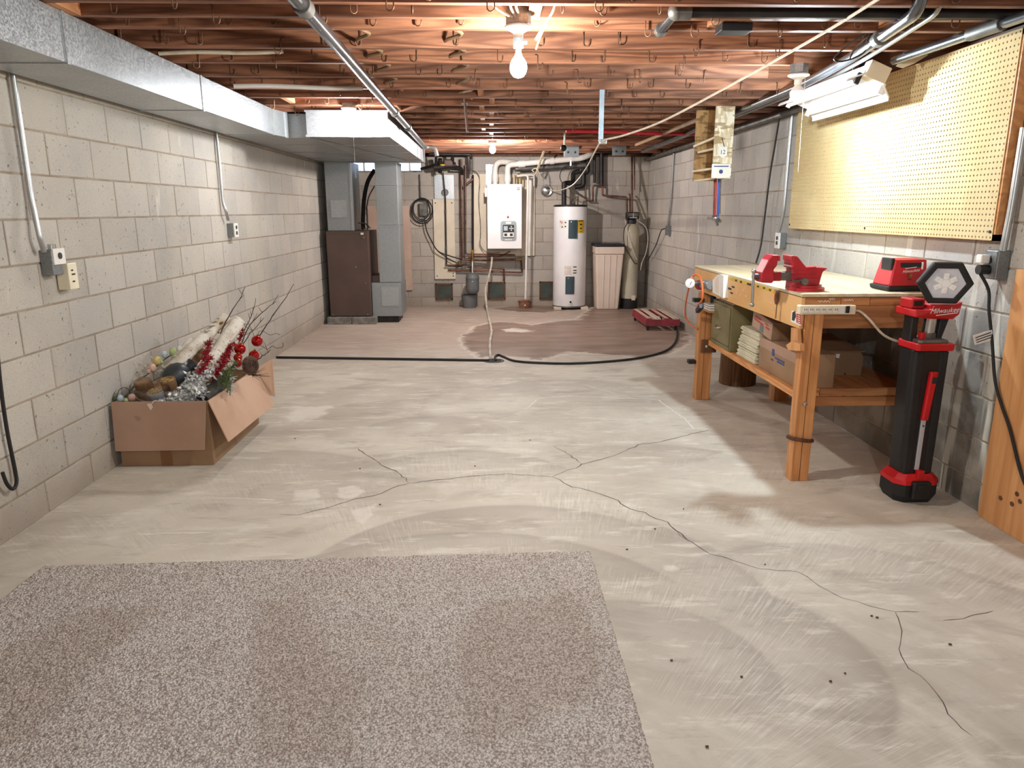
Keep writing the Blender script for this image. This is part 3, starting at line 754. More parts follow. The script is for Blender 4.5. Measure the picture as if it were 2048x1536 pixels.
# ================================================================== CEILING PIPES
pp = thing('ceiling_pipe', 'thick silver steel pipe running front to back under the joists beside plenum', 'pipe', (-.74, 6, 2.13))
pA, pB = Vector((-.695, 2.75, 2.163)), Vector((-.785, 9.25, 2.163))
MB().cyl(pA, pB, .028, n=16).build('pipe', 'steelpipe', pp, smooth=1)
d = (pB - pA).normalized()
for tt in (.27, 3.3, 4.35): MB().cyl(pA + d * (tt - .045), pA + d * (tt + .045), .036, n=16).build('coupling', 'greyiron', pp, smooth=1)
MB().tube(bend([pB - d * .05, pB + d * .1, pB + d * .1 + Vector((.12, 0, 0)), pB + d * .1 + Vector((.14, 0, -.1))], .06), .027, 12).build('elbow', 'greyiron', pp, smooth=1)

ip = thing('iron_pipe', 'dark iron pipe with silver elbow running right between the near joists', 'pipe', (1.3, 3.25, 2.17))
e0 = AT(1352, 24, 3.25)
MB().cyl((e0.x + .04, 3.25, e0.z), (XR - .02, 3.25, e0.z), .022, n=12).build('pipe', 'iron', ip, smooth=1)
MB().ball((e0.x, 3.25, e0.z), .034).cyl((e0.x, 3.25, e0.z), (e0.x + .06, 3.25, e0.z), .032).build('elbow', 'greyiron', ip, smooth=1)
e1 = AT(1322, 60, 3.5)
MB().cyl((e0.x, 3.25, e0.z), e1, .02, n=12).build('stub_pipe', 'steelpipe', ip, smooth=1)
MB().cyl(e1 - (e1 - e0).normalized() * .02, e1 + (e1 - e0).normalized() * .02, .028, n=14).build('pipe_cap', 'greyiron', ip, smooth=1)
b0 = AT(1470, 46, 3.4)
jb = MB().box((b0.x - .065, 3.37, 2.165), (b0.x + .07, 3.47, 2.2)).build('junction_box', 'black', bevel=.004); tag(jb, 'flat black junction box under the joist beside the dark iron pipe', 'box')

def run(name, label, cat, pts, r, mat, coup=(), cm='greyiron', n=10, rr=.1):
    P = bend(pts, rr) if len(pts) > 2 else [Vector(q) for q in pts]
    o = thing(name, label, cat, P[0])
    MB().tube(P, r, n).build('pipe', mat, o, smooth=1)
    for i, k, ln in coup:
        a, b = Vector(pts[i]), Vector(pts[i + 1]); dd = (b - a).normalized(); c = a + (b - a) * k
        MB().cyl(c - dd * ln, c + dd * ln, r * 1.35, n=n).build('coupling', cm, o, smooth=1)
    return o
run('galvanised_pipe', 'wide silver duct pipe passing above the fluorescent fixture', 'pipe', [AZ(1838, 22, 2.172) + Vector((.0, -.03, .14)), AZ(1836, 24, 2.172), AZ(1700, 118, 2.172), AZ(1605, 170, 2.172), (2.0, 9.9, 2.165)], .026, 'steelpipe', [(1, .5, .03)], rr=.3)
run('conduit_pipe', 'slim silver conduit running beside the wide pipe above the fluorescent fixture', 'pipe', [AZ(1880, 22, 2.185) + Vector((0, -.03, .14)), AZ(1878, 24, 2.185), AZ(1745, 110, 2.185), AZ(1640, 168, 2.185), (2.12, 9.6, 2.185)], .011, 'conduit', [(0, .55, .02), (0, .75, .02)], 'conduit', rr=.3)
run('water_pipe', 'grey iron pipe with wide couplings along top edge of pegboard', 'pipe', [(2.20, 2.7, 2.175), (2.14, 3.35, 2.17), (2.10, 4.0, 2.165)], .022, 'steelpipe', [(0, .55, .03), (0, .92, .05), (1, .06, .05)], rr=.2)
run('water_pipe', 'dark pipe hugging the top of the right block wall toward far corner', 'pipe', [(2.23, 5.0, 2.12), (2.24, 10.9, 2.12)], .02, 'greyiron', [(0, .5, .04)])
run('wood_rail', 'long brown rail under joists near the far right corner', 'rail', [AZ(1272, 290, 2.16), AZ(1395, 240, 2.16)], .018, 'nmtan', n=6)
tb = thing('black_wires', 'looped black wires tangled around the silver pipe above fixture', 'wire', (1.75, 3.8, 2.15))
MB().tube(cr([AT(1745, 55, 3.6), AT(1735, 80, 3.65), AT(1728, 105, 3.7), AT(1690, 122, 3.75), AT(1668, 118, 3.75), AT(1690, 95, 3.7), AT(1740, 60, 3.6)], 6), .004, 5).build('wire', 'black', tb, smooth=1)
MB().tube(cr([AT(1700, 118, 3.75), AT(1712, 95, 3.7), AT(1752, 62, 3.62), AT(1790, 50, 3.6)], 6), .004, 5).build('wire', 'black', tb, smooth=1)

# cables threaded through the joists
def threaded(label, px, mat='nmtan'):
    P = []
    for i, (a, b) in enumerate(px): 
        yy = [3.56, 3.96, 4.34, 4.77, 5.21, 5.60, 5.98][i]
        q = AT(a, b, yy + .12); P += [Vector((q.x - .10, yy - .03, 2.232)), Vector((q.x - .02, yy + .10, 2.224)), Vector((q.x - .01, yy + .2, 2.226))]
    o = tag(MB().tube(cr(P, 3), .009, 6).build('threaded_cable', mat, smooth=1), label, 'cable', 'tan cables threaded through the joists'); return o
threaded('tan cable threaded through joists left of the middle bulb', [(925, 82), (932, 113), (937, 137), (938, 161), (945, 185), (946, 200)])
threaded('tan cable threaded through joists right beside the thick silver pipe', [(738, 101), (763, 132), (779, 158), (793, 179), (806, 196)])
for lb, a, b, Y, r, mt in (('tan cable stapled across the dark joists above the left duct', (318, 107), (566, 103), 4.06, .010, 'nm'), ('white conduit crossing the joists above the left duct toward plenum', (468, 172), (725, 176), 5.02, .014, 'whiteplastic'), ('red painted pipe crossing the far joists behind the hanging strap', (1132, 263), (1392, 268), 7.65, .016, 'pexred')):
    A, B_ = AT(*a, Y), AT(*b, Y)
    tag(MB().tube(cr([A, A.lerp(B_, .3) + Vector((0, 0, .004)), A.lerp(B_, .7) - Vector((0, 0, .004)), B_], 5), r, 8).build('cross_cable', mt, smooth=1), lb, 'cable')

# strap, rope, hanging rods
sY = 5.19
a, b = AT(1204, 184, sY), AT(1206, 285, sY)
st = thing('hanging_strap', 'blue-grey metal strap hanging straight down from a joist with cord tied at bottom', 'strap', b)
MB().box((a.x - .016, sY - .006, b.z), (a.x + .016, sY, 2.26)).build('strap', 'strap', st)
MB().box((b.x - .022, sY - .016, b.z - .012), (b.x + .022, sY + .006, b.z + .02)).build('bottom_clip', 'chrome', st, bevel=.003)
rp = [AZ(1760, -4, 2.185), AT(1640, 70, 3.5), AT(1480, 160, 4.1), AT(1330, 240, 4.7), AT(1250, 270, 5.0), AT(1206, 281, 5.17), AT(1195, 294, 5.8), AT(1170, 340, 7.6), AT(1145, 370, 9.4), AT(1118, 381, 10.6), AT(1098, 380, 10.93)]
tag(MB().tube(cr(rp, 6), .0065, 6).build('white_rope', 'rope', smooth=1), 'long white cord slanting across ceiling to strap and on to round vent', 'cord')
a, b = AT(929, 198, 5.9), AT(935, 264, 5.75)
rod = thing('hanging_rod', 'short white metal tube hanging from a bracket in mid ceiling', 'rod', b)
MB().cyl(a, b, .011, n=10).build('tube', 'chrome', rod, smooth=1)
MB().box((a.x - .022, 5.88, a.z - .03), (a.x + .022, 5.94, 2.2)).build('bracket', 'boxsteel', rod)
a, b = AT(1130, 262, 8.3), AT(1129, 290, 8.3)
rod = thing('hanging_rod', 'small white rod with black fitting hanging near the far metal plate', 'rod', b)
MB().cyl(a, b, .01, n=8).build('tube', 'whiteplastic', rod, smooth=1); MB().ball(AT(1127, 296, 8.3), .035).build('fitting', 'iron', rod, smooth=1)
for lb, px in (('small perforated steel plate on beam above the water heater', (1128, 293, 1158, 314)), ('small perforated steel plate on beam nearest right wall corner', (1225, 293, 1252, 311))):
    a, b = AT(px[0], px[1], 9.9), AT(px[2], px[3], 9.9)
    o = thing('steel_plate', lb, 'plate', (a.x, 9.9, b.z), 'steel hanger plates')
    MB().box((a.x, 9.9, b.z), (b.x, 9.915, a.z)).build('plate', 'boxsteel', o, bevel=.003)
    MB().box((a.x, 9.9, a.z - .004), (b.x, 9.98, a.z + .01)).build('top_flange', 'boxsteel', o)
    for k in (.28, .75): MB().cyl((a.x + (b.x - a.x) * k, 9.902, b.z + (a.z - b.z) * .45), (a.x + (b.x - a.x) * k, 9.893, b.z + (a.z - b.z) * .45), .014, n=8).build('bolt', 'iron', o)

# ================================================================== OSB chase with pipes
oc = thing('strand_board_panel', 'narrow strand board chase with paper tags hanging from joists by right wall', 'panel', (1.8, 6.1, 1.64))
MB().box((1.768, 5.96, 1.657), (1.915, 5.98, 2.20)).build('front_board', 'osb', oc)
a, b = AT(1395, 205, 6.2), AT(1426, 362, 6.2)
MB().box((a.x, 6.2, b.z), (b.x + .02, 6.22, 2.2)).build('rear_board', 'osb_shaded', oc)
MB().box((1.90, 5.98, 1.66), (1.914, 6.24, 2.2)).build('side_board', 'osb_shaded', oc)
for p, q in (((1388, 293), (1433, 274)), ((1397, 305), (1428, 298)), ((1385, 343), (1428, 337)), ((1390, 362), (1428, 357))):
    MB().bar(AT(*p, 6.17), AT(*q, 5.99), .02, .016).build('cleat', 'plywood', oc)
a, b = AT(1424, 328, 5.955), AT(1459, 356, 5.955)
pt = MB().box((a.x, 5.95, b.z), (b.x, 5.957, a.z)).build('paper_tag', 'paper', oc)
c = (a + b) / 2
MB().lathe((c.x, 5.949, c.z - .005), [(.010, 0), (.016, 0), (.016, .001), (.010, .001)], 16, (0, -1, 0)).build('printed_ring', 'inkblue', pt)
MB().box((a.x + .015, 5.948, a.z - .022), (b.x - .015, 5.9495, a.z - .014)).build('printed_line', 'inkblue', pt)
a, b = AT(1437, 293, 5.955), AT(1453, 316, 5.955)
pt = MB().prism([(a.x, 5.957, a.z), (b.x, 5.957, a.z), (b.x, 5.957, b.z + .02), ((a.x + b.x) / 2, 5.957, b.z), (a.x, 5.957, b.z + .02)], (0, -.006, 0)).build('paper_tag', 'paper', oc)
lettering('printed_number', '12', ((a.x + b.x) / 2, 5.9505, (a.z + b.z) / 2), (1, 0, 0), (0, 0, 1), .045, 'ink', pt)
MB().tube([AT(1444, 275, 5.95), AT(1449, 294, 5.95)], .002, 4).build('tag_string', 'ink', oc)
mv = thing('pipe_manifold', 'red and blue plastic pipes ending in a small metal valve under strand board', 'pipe', AT(1435, 445, 6.1))
for px, mt, r in ((1431, 'pexred', .009), (1437, 'pexblue', .010), (1428, 'copper', .006)):
    MB().tube(cr([AT(px + 1, 352, 6.1), AT(px, 395, 6.1), AT(px - 1, 432, 6.1)], 5), r, 8).build('pipe', mt, mv, smooth=1)
MB().tube([AT(1442, 352, 6.12), AT(1440, 428, 6.12)], .004, 6).build('wire', 'greyiron', mv)
v0 = AT(1431, 436, 6.1)
MB().ball(v0, .03, 10, 7, (1.2, 1, .8)).tube([v0, AT(1412, 436, 6.05)], .010, 8).tube([v0, AT(1441, 443, 6.05)], .014, 8).tube([v0, AT(1435, 450, 6.05)], .012, 8).build('valve', 'chrome', mv, smooth=1)

# ================================================================== PEGBOARD
PX, PY0, PY1, PZ0, PZ1 = 2.272, 3.285, 5.62, 1.275, 2.168
pg = thing('pegboard', 'large cream pegboard with rows of small holes mounted on the right wall', 'pegboard', (PX, 4.4, PZ0))
MAT['peg'] = plain('cream_hardboard', '#ccb88e', '#bfa679', 1.3, .85, spec=.15)
def peg():
    sp, rr = .0254, .0048
    ny, nz = int((PY1 - PY0) / sp), int((PZ1 - PZ0) / sp); oy, oz = (PY1 - PY0 - ny * sp) / 2, (PZ1 - PZ0 - nz * sp) / 2
    m = MB(); vs, fs = [], []
    ang = [math.pi / 8 + k * math.pi / 4 for k in range(8)]
    ci = {}
    def corner(i, j):
        if (i, j) not in ci:
            ci[(i, j)] = len(vs); vs.append((PX, PY0 + oy + i * sp, PZ0 + oz + j * sp))
        return ci[(i, j)]
    for i in range(ny):
        for j in range(nz):
            c = [corner(i + 1, j + 1), corner(i, j + 1), corner(i, j), corner(i + 1, j)]
            k = len(vs); cy, cz = PY0 + oy + (i + .5) * sp, PZ0 + oz + (j + .5) * sp
            for dx in (0, .004):
                for t in ang: vs.append((PX + dx, cy + rr * math.cos(t), cz + rr * math.sin(t)))
            for q in range(4):
                fs.append((c[q], k + 2 * q + 1, k + 2 * q))
                fs.append((c[q], c[(q + 1) % 4], k + (2 * q + 2) % 8, k + 2 * q + 1))
            for q in range(8): fs.append((k + q, k + (q + 1) % 8, k + 8 + (q + 1) % 8, k + 8 + q))
    me = bpy.data.meshes.new('board'); b0 = BASE[pg]
    me.from_pydata([tuple(Vector(q) - b0) for q in vs], [], fs); me.materials.append(MAT['peg'])
    o = bpy.data.objects.new('board', me); COL.objects.link(o); o.parent = pg; BASE[o] = b0
peg()
MB().box((PX + .007, PY0 + .02, PZ0 + .02), (PX + .011, PY1 - .02, PZ1 - .02)).build('backing', 'ink', pg)  # black sheet added behind the holes to stand in for their shade
for a, b in (((PX + .004, PY0, PZ0), (XR - .003, PY0 + .03, PZ1)), ((PX + .004, PY1 - .03, PZ0), (XR - .003, PY1, PZ1)), ((PX + .004, PY0, PZ0), (XR - .003, PY1, PZ0 + .028)), ((PX + .004, PY0, PZ1 - .028), (XR - .003, PY1, PZ1))):
    MB().box(a, b).build('furring_strip', 'bench_y', pg)
for y, z in ((PY0 + .03, PZ0 + .04), (PY1 - .03, PZ0 + .03), (4.45, PZ0 + .03)): MB().cyl((PX, y, z), (PX - .004, y, z), .007, n=10).build('screw', 'iron', pg)

# ================================================================== FLUORESCENT FIXTURE
ff = thing('fluorescent_fixture', 'long white two-tube fluorescent shop fixture hung along the pegboard top', 'lamp', (1.97, 4.65, 2.02))
fa, fb = 4.05, 4.98; fx = 2.0
prof = [(-.13, .0), (-.125, .018), (-.055, .075), (-.05, .125), (.05, .125), (.055, .075), (.125, .018), (.13, .0), (.122, .0), (.118, .014), (.05, .068), (-.05, .068), (-.118, .014), (-.122, .0)]
M_ = Matrix.Translation((fx, 0, 2.025)) @ Matrix.Rotation(math.radians(22), 4, 'Y')
q = MB().prism([(x, fa, z) for x, z in prof], (0, fb - fa, 0)); q.v = [M_ @ p for p in q.v]; q.build('reflector', 'white', ff)
for ya, yb in ((fa - .03, fa + .04), (fb, fb + .006)):
    q = MB().box((-.058, ya, .055), (.058, yb, .138)); q.v = [M_ @ p for p in q.v]; q.build('end_cap', 'paleboard', ff)
for s_ in (-.07, .07):
    q = MB().tube([(s_, fa + .03, .03), (s_, fb - .03, .03)], .0165, 14); q.v = [M_ @ p for p in q.v]; q.build('tube', 'porcelain', ff, smooth=1)
    for y in (fa + .012, fb - .012):
        q = MB().box((s_ - .012, y - .008, .012), (s_ + .012, y + .008, .07)); q.v = [M_ @ p for p in q.v]; q.build('lamp_holder', 'black' if s_ < 0 and y < 4.5 else 'white', ff)
for y in (4.3, 5.0): MB().tube([(fx + .03, y, 2.15), (fx + .03, y, 2.2)], .003, 5).build('hanger', 'greyiron', ff)

tpp = thing('torn_paper', 'torn tan paper scrap tucked along the top edge of pegboard', 'paper', (2.2, 4.0, 2.15))
MB().prism([AT(1792, 132, 3.98), AT(1800, 122, 3.98), AT(1822, 116, 3.98), AT(1846, 106, 3.98), AT(1856, 110, 3.98), AT(1830, 126, 3.98), AT(1806, 136, 3.98)], (.004, .01, 0)).build('scrap', 'paleboard', tpp)
# ================================================================== BACK WALL EQUIPMENT
def patch(m, c, r, a0, a1, z0, z1, n=8, t=.002):
    k = len(m.v)
    for i in range(n + 1):
        a = a0 + (a1 - a0) * i / n
        for rr, z in ((r, z0), (r, z1), (r + t, z0), (r + t, z1)):
            m.v.append(Vector((c[0] + rr * math.sin(a), c[1] - rr * math.cos(a), z)))
    for i in range(n):
        p = k + i * 4; q = p + 4
        m.f += [(p + 2, q + 2, q + 3, p + 3), (p, p + 1, q + 1, q), (p + 1, p + 3, q + 3, q + 1), (p, q, q + 2, p + 2)]
    m.f += [(k, k + 2, k + 3, k + 1), (k + 4 * n, k + 4 * n + 1, k + 4 * n + 3, k + 4 * n + 2)]
    return m
wc = (1.157, 10.76); wr_ = .24
wh = thing('water_heater', 'tall white cylindrical electric water heater with black cover plates', 'water heater', (wc[0], wc[1], 0))
MB().lathe((*wc, 0), [(wr_ - .005, .04), (wr_, .05), (wr_, 1.46), (wr_ - .004, 1.468)], 40).build('jacket', 'white', wh, smooth=1)
MB().lathe((*wc, 0), [(wr_ + .003, 1.462), (wr_ + .003, 1.482), (wr_ - .02, 1.49), (0, 1.49)], 40).build('top_pan', 'iron', wh, smooth=1)
MB().lathe((*wc, 0), [(wr_ + .003, .03), (wr_ + .003, .052), (0.1, .052)], 40).build('bottom_ring', 'greyiron', wh, smooth=1)
MB().lathe((*wc, 0), [(.12, .0), (.12, .035)], 20).build('foot', 'iron', wh)
def ang(px, Y=10.55): return math.asin(max(-1, min(1, (AT(px, 500, Y).x - wc[0]) / wr_)))
for (x0, x1, y0, y1) in ((1136, 1153, 440, 477), (1132, 1149, 553, 588)):
    z0, z1 = AT(1140, y1, 10.53).z, AT(1140, y0, 10.53).z
    cv = patch(MB(), wc, wr_, ang(x0), ang(x1), z0, z1, 6, .012).build('element_cover', 'teal', wh, smooth=30)
    patch(MB(), wc, wr_ + .012, ang(x0 + 5), ang(x1 - 4), z0 + .03, z1 - .05, 4, .004).build('cover_rib', 'teal', cv)
    MB().cyl((wc[0] + (wr_ + .012) * math.sin(ang(x0 + 5)), wc[1] - (wr_ + .012) * math.cos(ang(x0 + 5)), z1 - .025), (wc[0] + (wr_ + .016) * math.sin(ang(x0 + 5)), wc[1] - (wr_ + .018) * math.cos(ang(x0 + 5)), z1 - .025), .009, n=8).build('cover_screw', 'chrome', cv)
def wlab(px0, px1, py0, py1, mat, nm='label'):
    return patch(MB(), wc, wr_, ang(px0), ang(px1), AT(1140, py1, 10.53).z, AT(1140, py0, 10.53).z, 5, .0015).build(nm, mat, wh)
def wprint(par, px, py, w_, h_, mat='ink'):
    a = ang(px); patch(MB(), wc, wr_ + .0018, a - w_ / 2 / wr_, a + w_ / 2 / wr_, AT(1140, py, 10.53).z - h_ / 2, AT(1140, py, 10.53).z + h_ / 2, 2, .0006).build('printed_line', mat, par)
lb_ = wlab(1119, 1134, 440, 457, 'paper')
lettering('printed_text', 'Rg', (wc[0] + (wr_ + .003) * math.sin(ang(1122)), wc[1] - (wr_ + .004) * math.cos(ang(1122)), AT(1140, 444, 10.53).z), (math.cos(ang(1122)), math.sin(ang(1122)), 0), (0, 0, 1), .045, 'inkred', lb_)
for px, py in ((1130, 445), (1124, 454), (1130, 453)): wprint(lb_, px, py, .02, .018)
ly = wlab(1154, 1168, 440, 466, 'yellow', 'energy_label')
for py, w_, h_ in ((442, .085, .014), (449, .04, .02), (457, .035, .018), (463, .05, .006)): wprint(ly, 1161, py, w_, h_)
lp = wlab(1128, 1155, 531, 551, 'paper', 'rating_label')
for py in (534, 537, 540, 543, 546, 549): wprint(lp, 1136, py, .09, .005, 'inkred')
for py in (534, 541, 546): wprint(lp, 1150, py, .05, .014)
dv = AT(1140, 604, 10.5)
dvp = MB().cyl((dv.x, wc[1] - wr_ + .01, dv.z), (dv.x, wc[1] - wr_ - .012, dv.z), .034, n=20).build('drain_valve', 'whiteplastic', wh, smooth=1)
MB().cyl((dv.x + .006, wc[1] - wr_ - .01, dv.z), (dv.x + .006, wc[1] - wr_ - .04, dv.z), .014, n=10).build('valve_stem', 'iron', dvp, smooth=1)
MB().cyl(AT(1128, 366, 10.75), AT(1128, 412, 10.75), .034, n=14).build('vent_riser', 'iron', wh, smooth=1)
MB().cyl(AT(1145, 408, 10.76), AT(1153, 393, 10.8), .012, n=10).build('cold_nipple', 'chrome', wh, smooth=1)
MB().cyl(AT(1155, 410, 10.76), AT(1156, 392, 10.8), .010, n=10).build('hot_nipple', 'copper', wh, smooth=1)
for lb, px in (('pale wood shim under the left edge of the water heater', (1108, 1122)), ('pale wood shim under the right edge of the water heater', (1161, 1176))):
    a, b = AT(px[0], 616, 10.6), AT(px[1], 616, 10.6)
    tag(MB().box((a.x, 10.55, 0), (b.x, 10.75, .038)).build('wood_shim', 'paleboard', bevel=.004), lb, 'shim', 'shims under the water heater')

# water softener: brine tank and resin tank
br = thing('brine_tank', 'pale pink-beige square brine tank with black lid beside the water heater', 'tank', (1.71, 10.65, 0))
def taper(x0, x1, y0, y1, z0, X0, X1, Y0, Y1, z1):
    return MB().add([(x0, y0, z0), (x1, y0, z0), (x1, y1, z0), (x0, y1, z0), (X0, Y0, z1), (X1, Y0, z1), (X1, Y1, z1), (X0, Y1, z1)], [(3, 2, 1, 0), (4, 5, 6, 7), (0, 1, 5, 4), (1, 2, 6, 5), (2, 3, 7, 6), (3, 0, 4, 7)])
taper(1.545, 1.858, 10.55, 10.88, 0, 1.505, 1.905, 10.50, 10.92, .80).build('tank_body', 'beige', br, bevel=.02)
MB().box((1.498, 10.49, .80), (1.912, 10.93, .905)).build('rim_band', 'beige', br, bevel=.012)
MB().box((1.493, 10.485, .905), (1.917, 10.935, .945)).build('lid', 'navy', br, bevel=.012)
for x in (1.62, 1.71, 1.80): MB().bar((x * .93 + .12, 10.545, .03), (x, 10.497, .79), .012, .008).build('moulded_rib', 'beige', br)
rs = thing('resin_tank', 'slim tan fibreglass softener tank with black valve head in right corner', 'tank', (2.04, 10.70, 0))
MB().lathe((2.04, 10.70, 0), [(.113, .12), (.116, .16), (.116, 1.08), (.108, 1.15), (.08, 1.20), (.045, 1.225), (0.03, 1.23)], 28).build('tank', 'tan', rs, smooth=1)
MB().lathe((2.04, 10.70, 0), [(.118, 0), (.12, .01), (.118, .15), (.112, .155)], 28).build('base_boot', 'softblack', rs, smooth=1)
MB().lathe((2.04, 10.70, 1.22), [(.05, 0), (.066, .01), (.066, .06), (.05, .07)], 20).build('valve_collar', 'navy', rs, smooth=1)
vh = MB().box((1.955, 10.62, 1.29), (2.135, 10.78, 1.385)).build('valve_head', 'black', rs, bevel=.015)
MB().box((1.97, 10.612, 1.33), (2.12, 10.622, 1.372)).build('valve_front', 'greyiron', vh, bevel=.004)
MB().box((2.035, 10.606, 1.30), (2.052, 10.614, 1.37)).build('valve_latch', 'chrome', vh)
MB().box((1.99, 10.615, 1.30), (2.10, 10.622, 1.318)).build('valve_label', 'chrome', vh)
MB().box((2.05, 10.583, .13), (2.11, 10.59, .2)).build('sticker', 'paleboard', rs)
hs = thing('softener_tubing', 'thin pale drain tubes looping down around the softener tank', 'tube', (2.05, 10.6, .3))
MB().tube(cr([AT(1255, 445, 10.6), AT(1248, 462, 10.56), AT(1249, 490, 10.55), AT(1262, 515, 10.55), AT(1270, 527, 10.56), AT(1275, 527, 10.58)], 6), .006, 6).build('tube', 'iron', hs, smooth=1)
MB().tube(cr([AT(1270, 440, 10.7), AT(1290, 452, 10.72), AT(1296, 475, 10.72), AT(1292, 505, 10.7), AT(1284, 525, 10.66), AT(1281, 540, 10.66)], 6), .006, 6).build('tube', 'pvc', hs, smooth=1)
MB().tube(cr([AT(1250, 440, 10.6), AT(1258, 480, 10.55), AT(1274, 520, 10.56)], 6), .004, 6).build('tube', 'pvc', hs, smooth=1)
cp = thing('softener_piping', 'brown copper pipes dropping from ceiling to softener head along back wall', 'pipe', (1.9, 10.9, 1.4))
for pts, r in (([AT(1264, 312, 10.92), AT(1264, 425, 10.72)], .014), ([AT(1269, 312, 10.92), AT(1269, 380, 10.92)], .009),
               ([AT(1254, 440, 10.72), AT(1254, 394, 10.85), AT(1205, 391, 10.92), AT(1205, 372, 10.92), AT(1186, 371, 10.92), AT(1186, 402, 10.95)], .013),
               ([AT(1260, 430, 10.72), AT(1260, 390, 10.88), AT(1258, 388, 10.9)], .010), ([AT(1170, 345, 10.92), AT(1172, 402, 10.92), AT(1188, 402, 10.92)], .012)):
    MB().tube(bend(pts, .03), r, 10).build('pipe', 'copper', cp, smooth=1)
gp = thing('vent_piping', 'black drain and vent pipes with elbows on back wall above the water heater', 'pipe', (1.3, 10.9, 1.6))
for pts, r in (([AT(1128, 368, 10.75), AT(1132, 366, 10.8), AT(1146, 366, 10.85), AT(1146, 345, 10.9), AT(1160, 342, 10.9)], .034),
               ([AT(1167, 340, 10.92), AT(1167, 372, 10.92), AT(1150, 374, 10.92)], .036), ([AT(1175, 300, 10.92), AT(1175, 345, 10.92), AT(1165, 345, 10.92)], .034),
               ([AT(1189, 300, 10.94), AT(1189, 366, 10.94)], .02), ([AT(1203, 300, 10.94), AT(1203, 372, 10.94)], .030), ([AT(1166, 298, 10.85), AT(1166, 345, 10.9)], .022), ([AT(1189, 300, 10.6), AT(1225, 303, 10.7)], .03)):
    MB().tube(bend(pts, .05), r, 12).build('pipe', 'iron', gp, smooth=1)
MB().tube(cr([AT(1150, 326, 10.7), AT(1128, 335, 10.75), AT(1120, 350, 10.75), AT(1124, 365, 10.75), AT(1140, 378, 10.8)], 6), .006, 6).build('wire', 'softblack', gp, smooth=1)
MB().tube(cr([AT(1138, 372, 10.85), AT(1150, 385, 10.85), AT(1165, 392, 10.85)], 6), .012, 8).build('small_branch', 'greyiron', gp, smooth=1)
rv = AT(1093, 381, 10.95)
rvo = thing('round_vent', 'round shiny silver vent cap on back wall left of water heater', 'vent', rv)
MB().lathe((rv.x, 11.01, rv.z), [(.082, 0), (.085, .03), (.078, .05), (.06, .045), (.03, .06), (0, .06)], 22, (0, -1, 0)).build('cap', 'chrome', rvo, smooth=30)
MB().lathe((rv.x, 10.965, rv.z), [(.03, 0), (.05, .004), (.05, .006), (.03, .008)], 16, (0, -1, 0)).build('inner_ring', 'iron', rvo)
sk = thing('wood_stick', 'slanted pale wooden stick leaning beside the boiler vent pipe', 'stick', AT(1068, 350, 10.6))
MB().bar(AT(1088, 301, 10.5), AT(1072, 348, 10.6), .035, .012).build('stick', 'plywood', sk)
MB().tube(cr([AT(1068, 344, 10.55), AT(1064, 340, 10.55), AT(1072, 337, 10.55), AT(1078, 345, 10.56), AT(1090, 372, 10.8)], 5), .006, 6).build('tied_cord', 'rope', sk, smooth=1)

# wall boiler
bb = thing('backing_board', 'wide pale backing board fixed to back wall behind the boiler', 'board', (.2, 10.99, .75))
MB().box((-.25, 10.975, .755), (.655, 11.01, 1.927)).build('board', 'paleboard', bb, bevel=.003)
MB().box((.56, 10.955, .755), (.62, 10.977, 1.9)).build('white_channel', 'whiteplastic', bb)
MB().box((-.06, 10.955, 1.77), (.06, 10.977, 2.06)).build('steel_bracket', 'ductgrey', bb)
bo = thing('wall_boiler', 'white rectangular wall-mounted boiler with grey control panel', 'boiler', (.2, 10.8, .875))
MB().box((-.042, 10.60, .875), (.45, 10.97, 1.773)).build('case', 'greytank', bo, bevel=.008)
MB().box((-.042, 10.585, .878), (.448, 10.612, 1.773)).build('front_cover', 'white', bo, bevel=.006)
pc = AT(1017, 462, 10.58); 
def rrect(cx, cz, w_, h_, y, r, n=4):
    return [(cx + sx * (w_ / 2 - r) + r * math.cos(a0 + k * math.pi / 2 / n), y, cz + sz * (h_ / 2 - r) + r * math.sin(a0 + k * math.pi / 2 / n)) for sx, sz, a0 in ((1, 1, 0), (-1, 1, math.pi / 2), (-1, -1, math.pi), (1, -1, 1.5 * math.pi)) for k in range(n + 1)]
cpn = MB().prism(rrect(pc.x, pc.z, .225, .275, 10.588, .035), (0, -.012, 0)).build('control_panel', 'ductgrey', bo)
MB().box((pc.x - .08, 10.572, pc.z - .095), (pc.x + .08, 10.577, pc.z + .085)).build('display_panel', 'black', cpn)
MB().box((pc.x - .068, 10.569, pc.z + .005), (pc.x - .012, 10.573, pc.z + .068)).build('screen', 'strap', cpn)
for dx, dz in ((.04, .06), (.04, .012), (.018, .036), (.062, .036), (.04, .036)): MB().cyl((pc.x + dx, 10.573, pc.z + dz), (pc.x + dx, 10.568, pc.z + dz), .009, n=10).build('button', 'whiteplastic', cpn)
MB().box((pc.x - .075, 10.569, pc.z - .085), (pc.x + .075, 10.573, pc.z - .02)).build('lower_strip', 'whiteplastic', cpn)
for dx in (-.04, .04): MB().box((pc.x + dx - .02, 10.566, pc.z - .07), (pc.x + dx + .02, 10.570, pc.z - .035)).build('key', 'black', cpn)
MB().box((pc.x - .038, 10.570, pc.z + .1), (pc.x + .038, 10.577, pc.z + .128)).build('name_plate', 'whiteplastic', cpn)
MB().box((pc.x - .05, 10.571, pc.z - .127), (pc.x + .05, 10.577, pc.z - .115)).build('foot_label', 'whiteplastic', cpn)
fl_ = AT(1016, 434, 10.58)
MB().prism([(fl_.x, 10.586, fl_.z + .022), (fl_.x + .016, 10.586, fl_.z), (fl_.x + .01, 10.586, fl_.z - .018), (fl_.x - .01, 10.586, fl_.z - .018), (fl_.x - .016, 10.586, fl_.z)], (0, -.003, 0)).build('flame_badge', 'redmetal', bo)
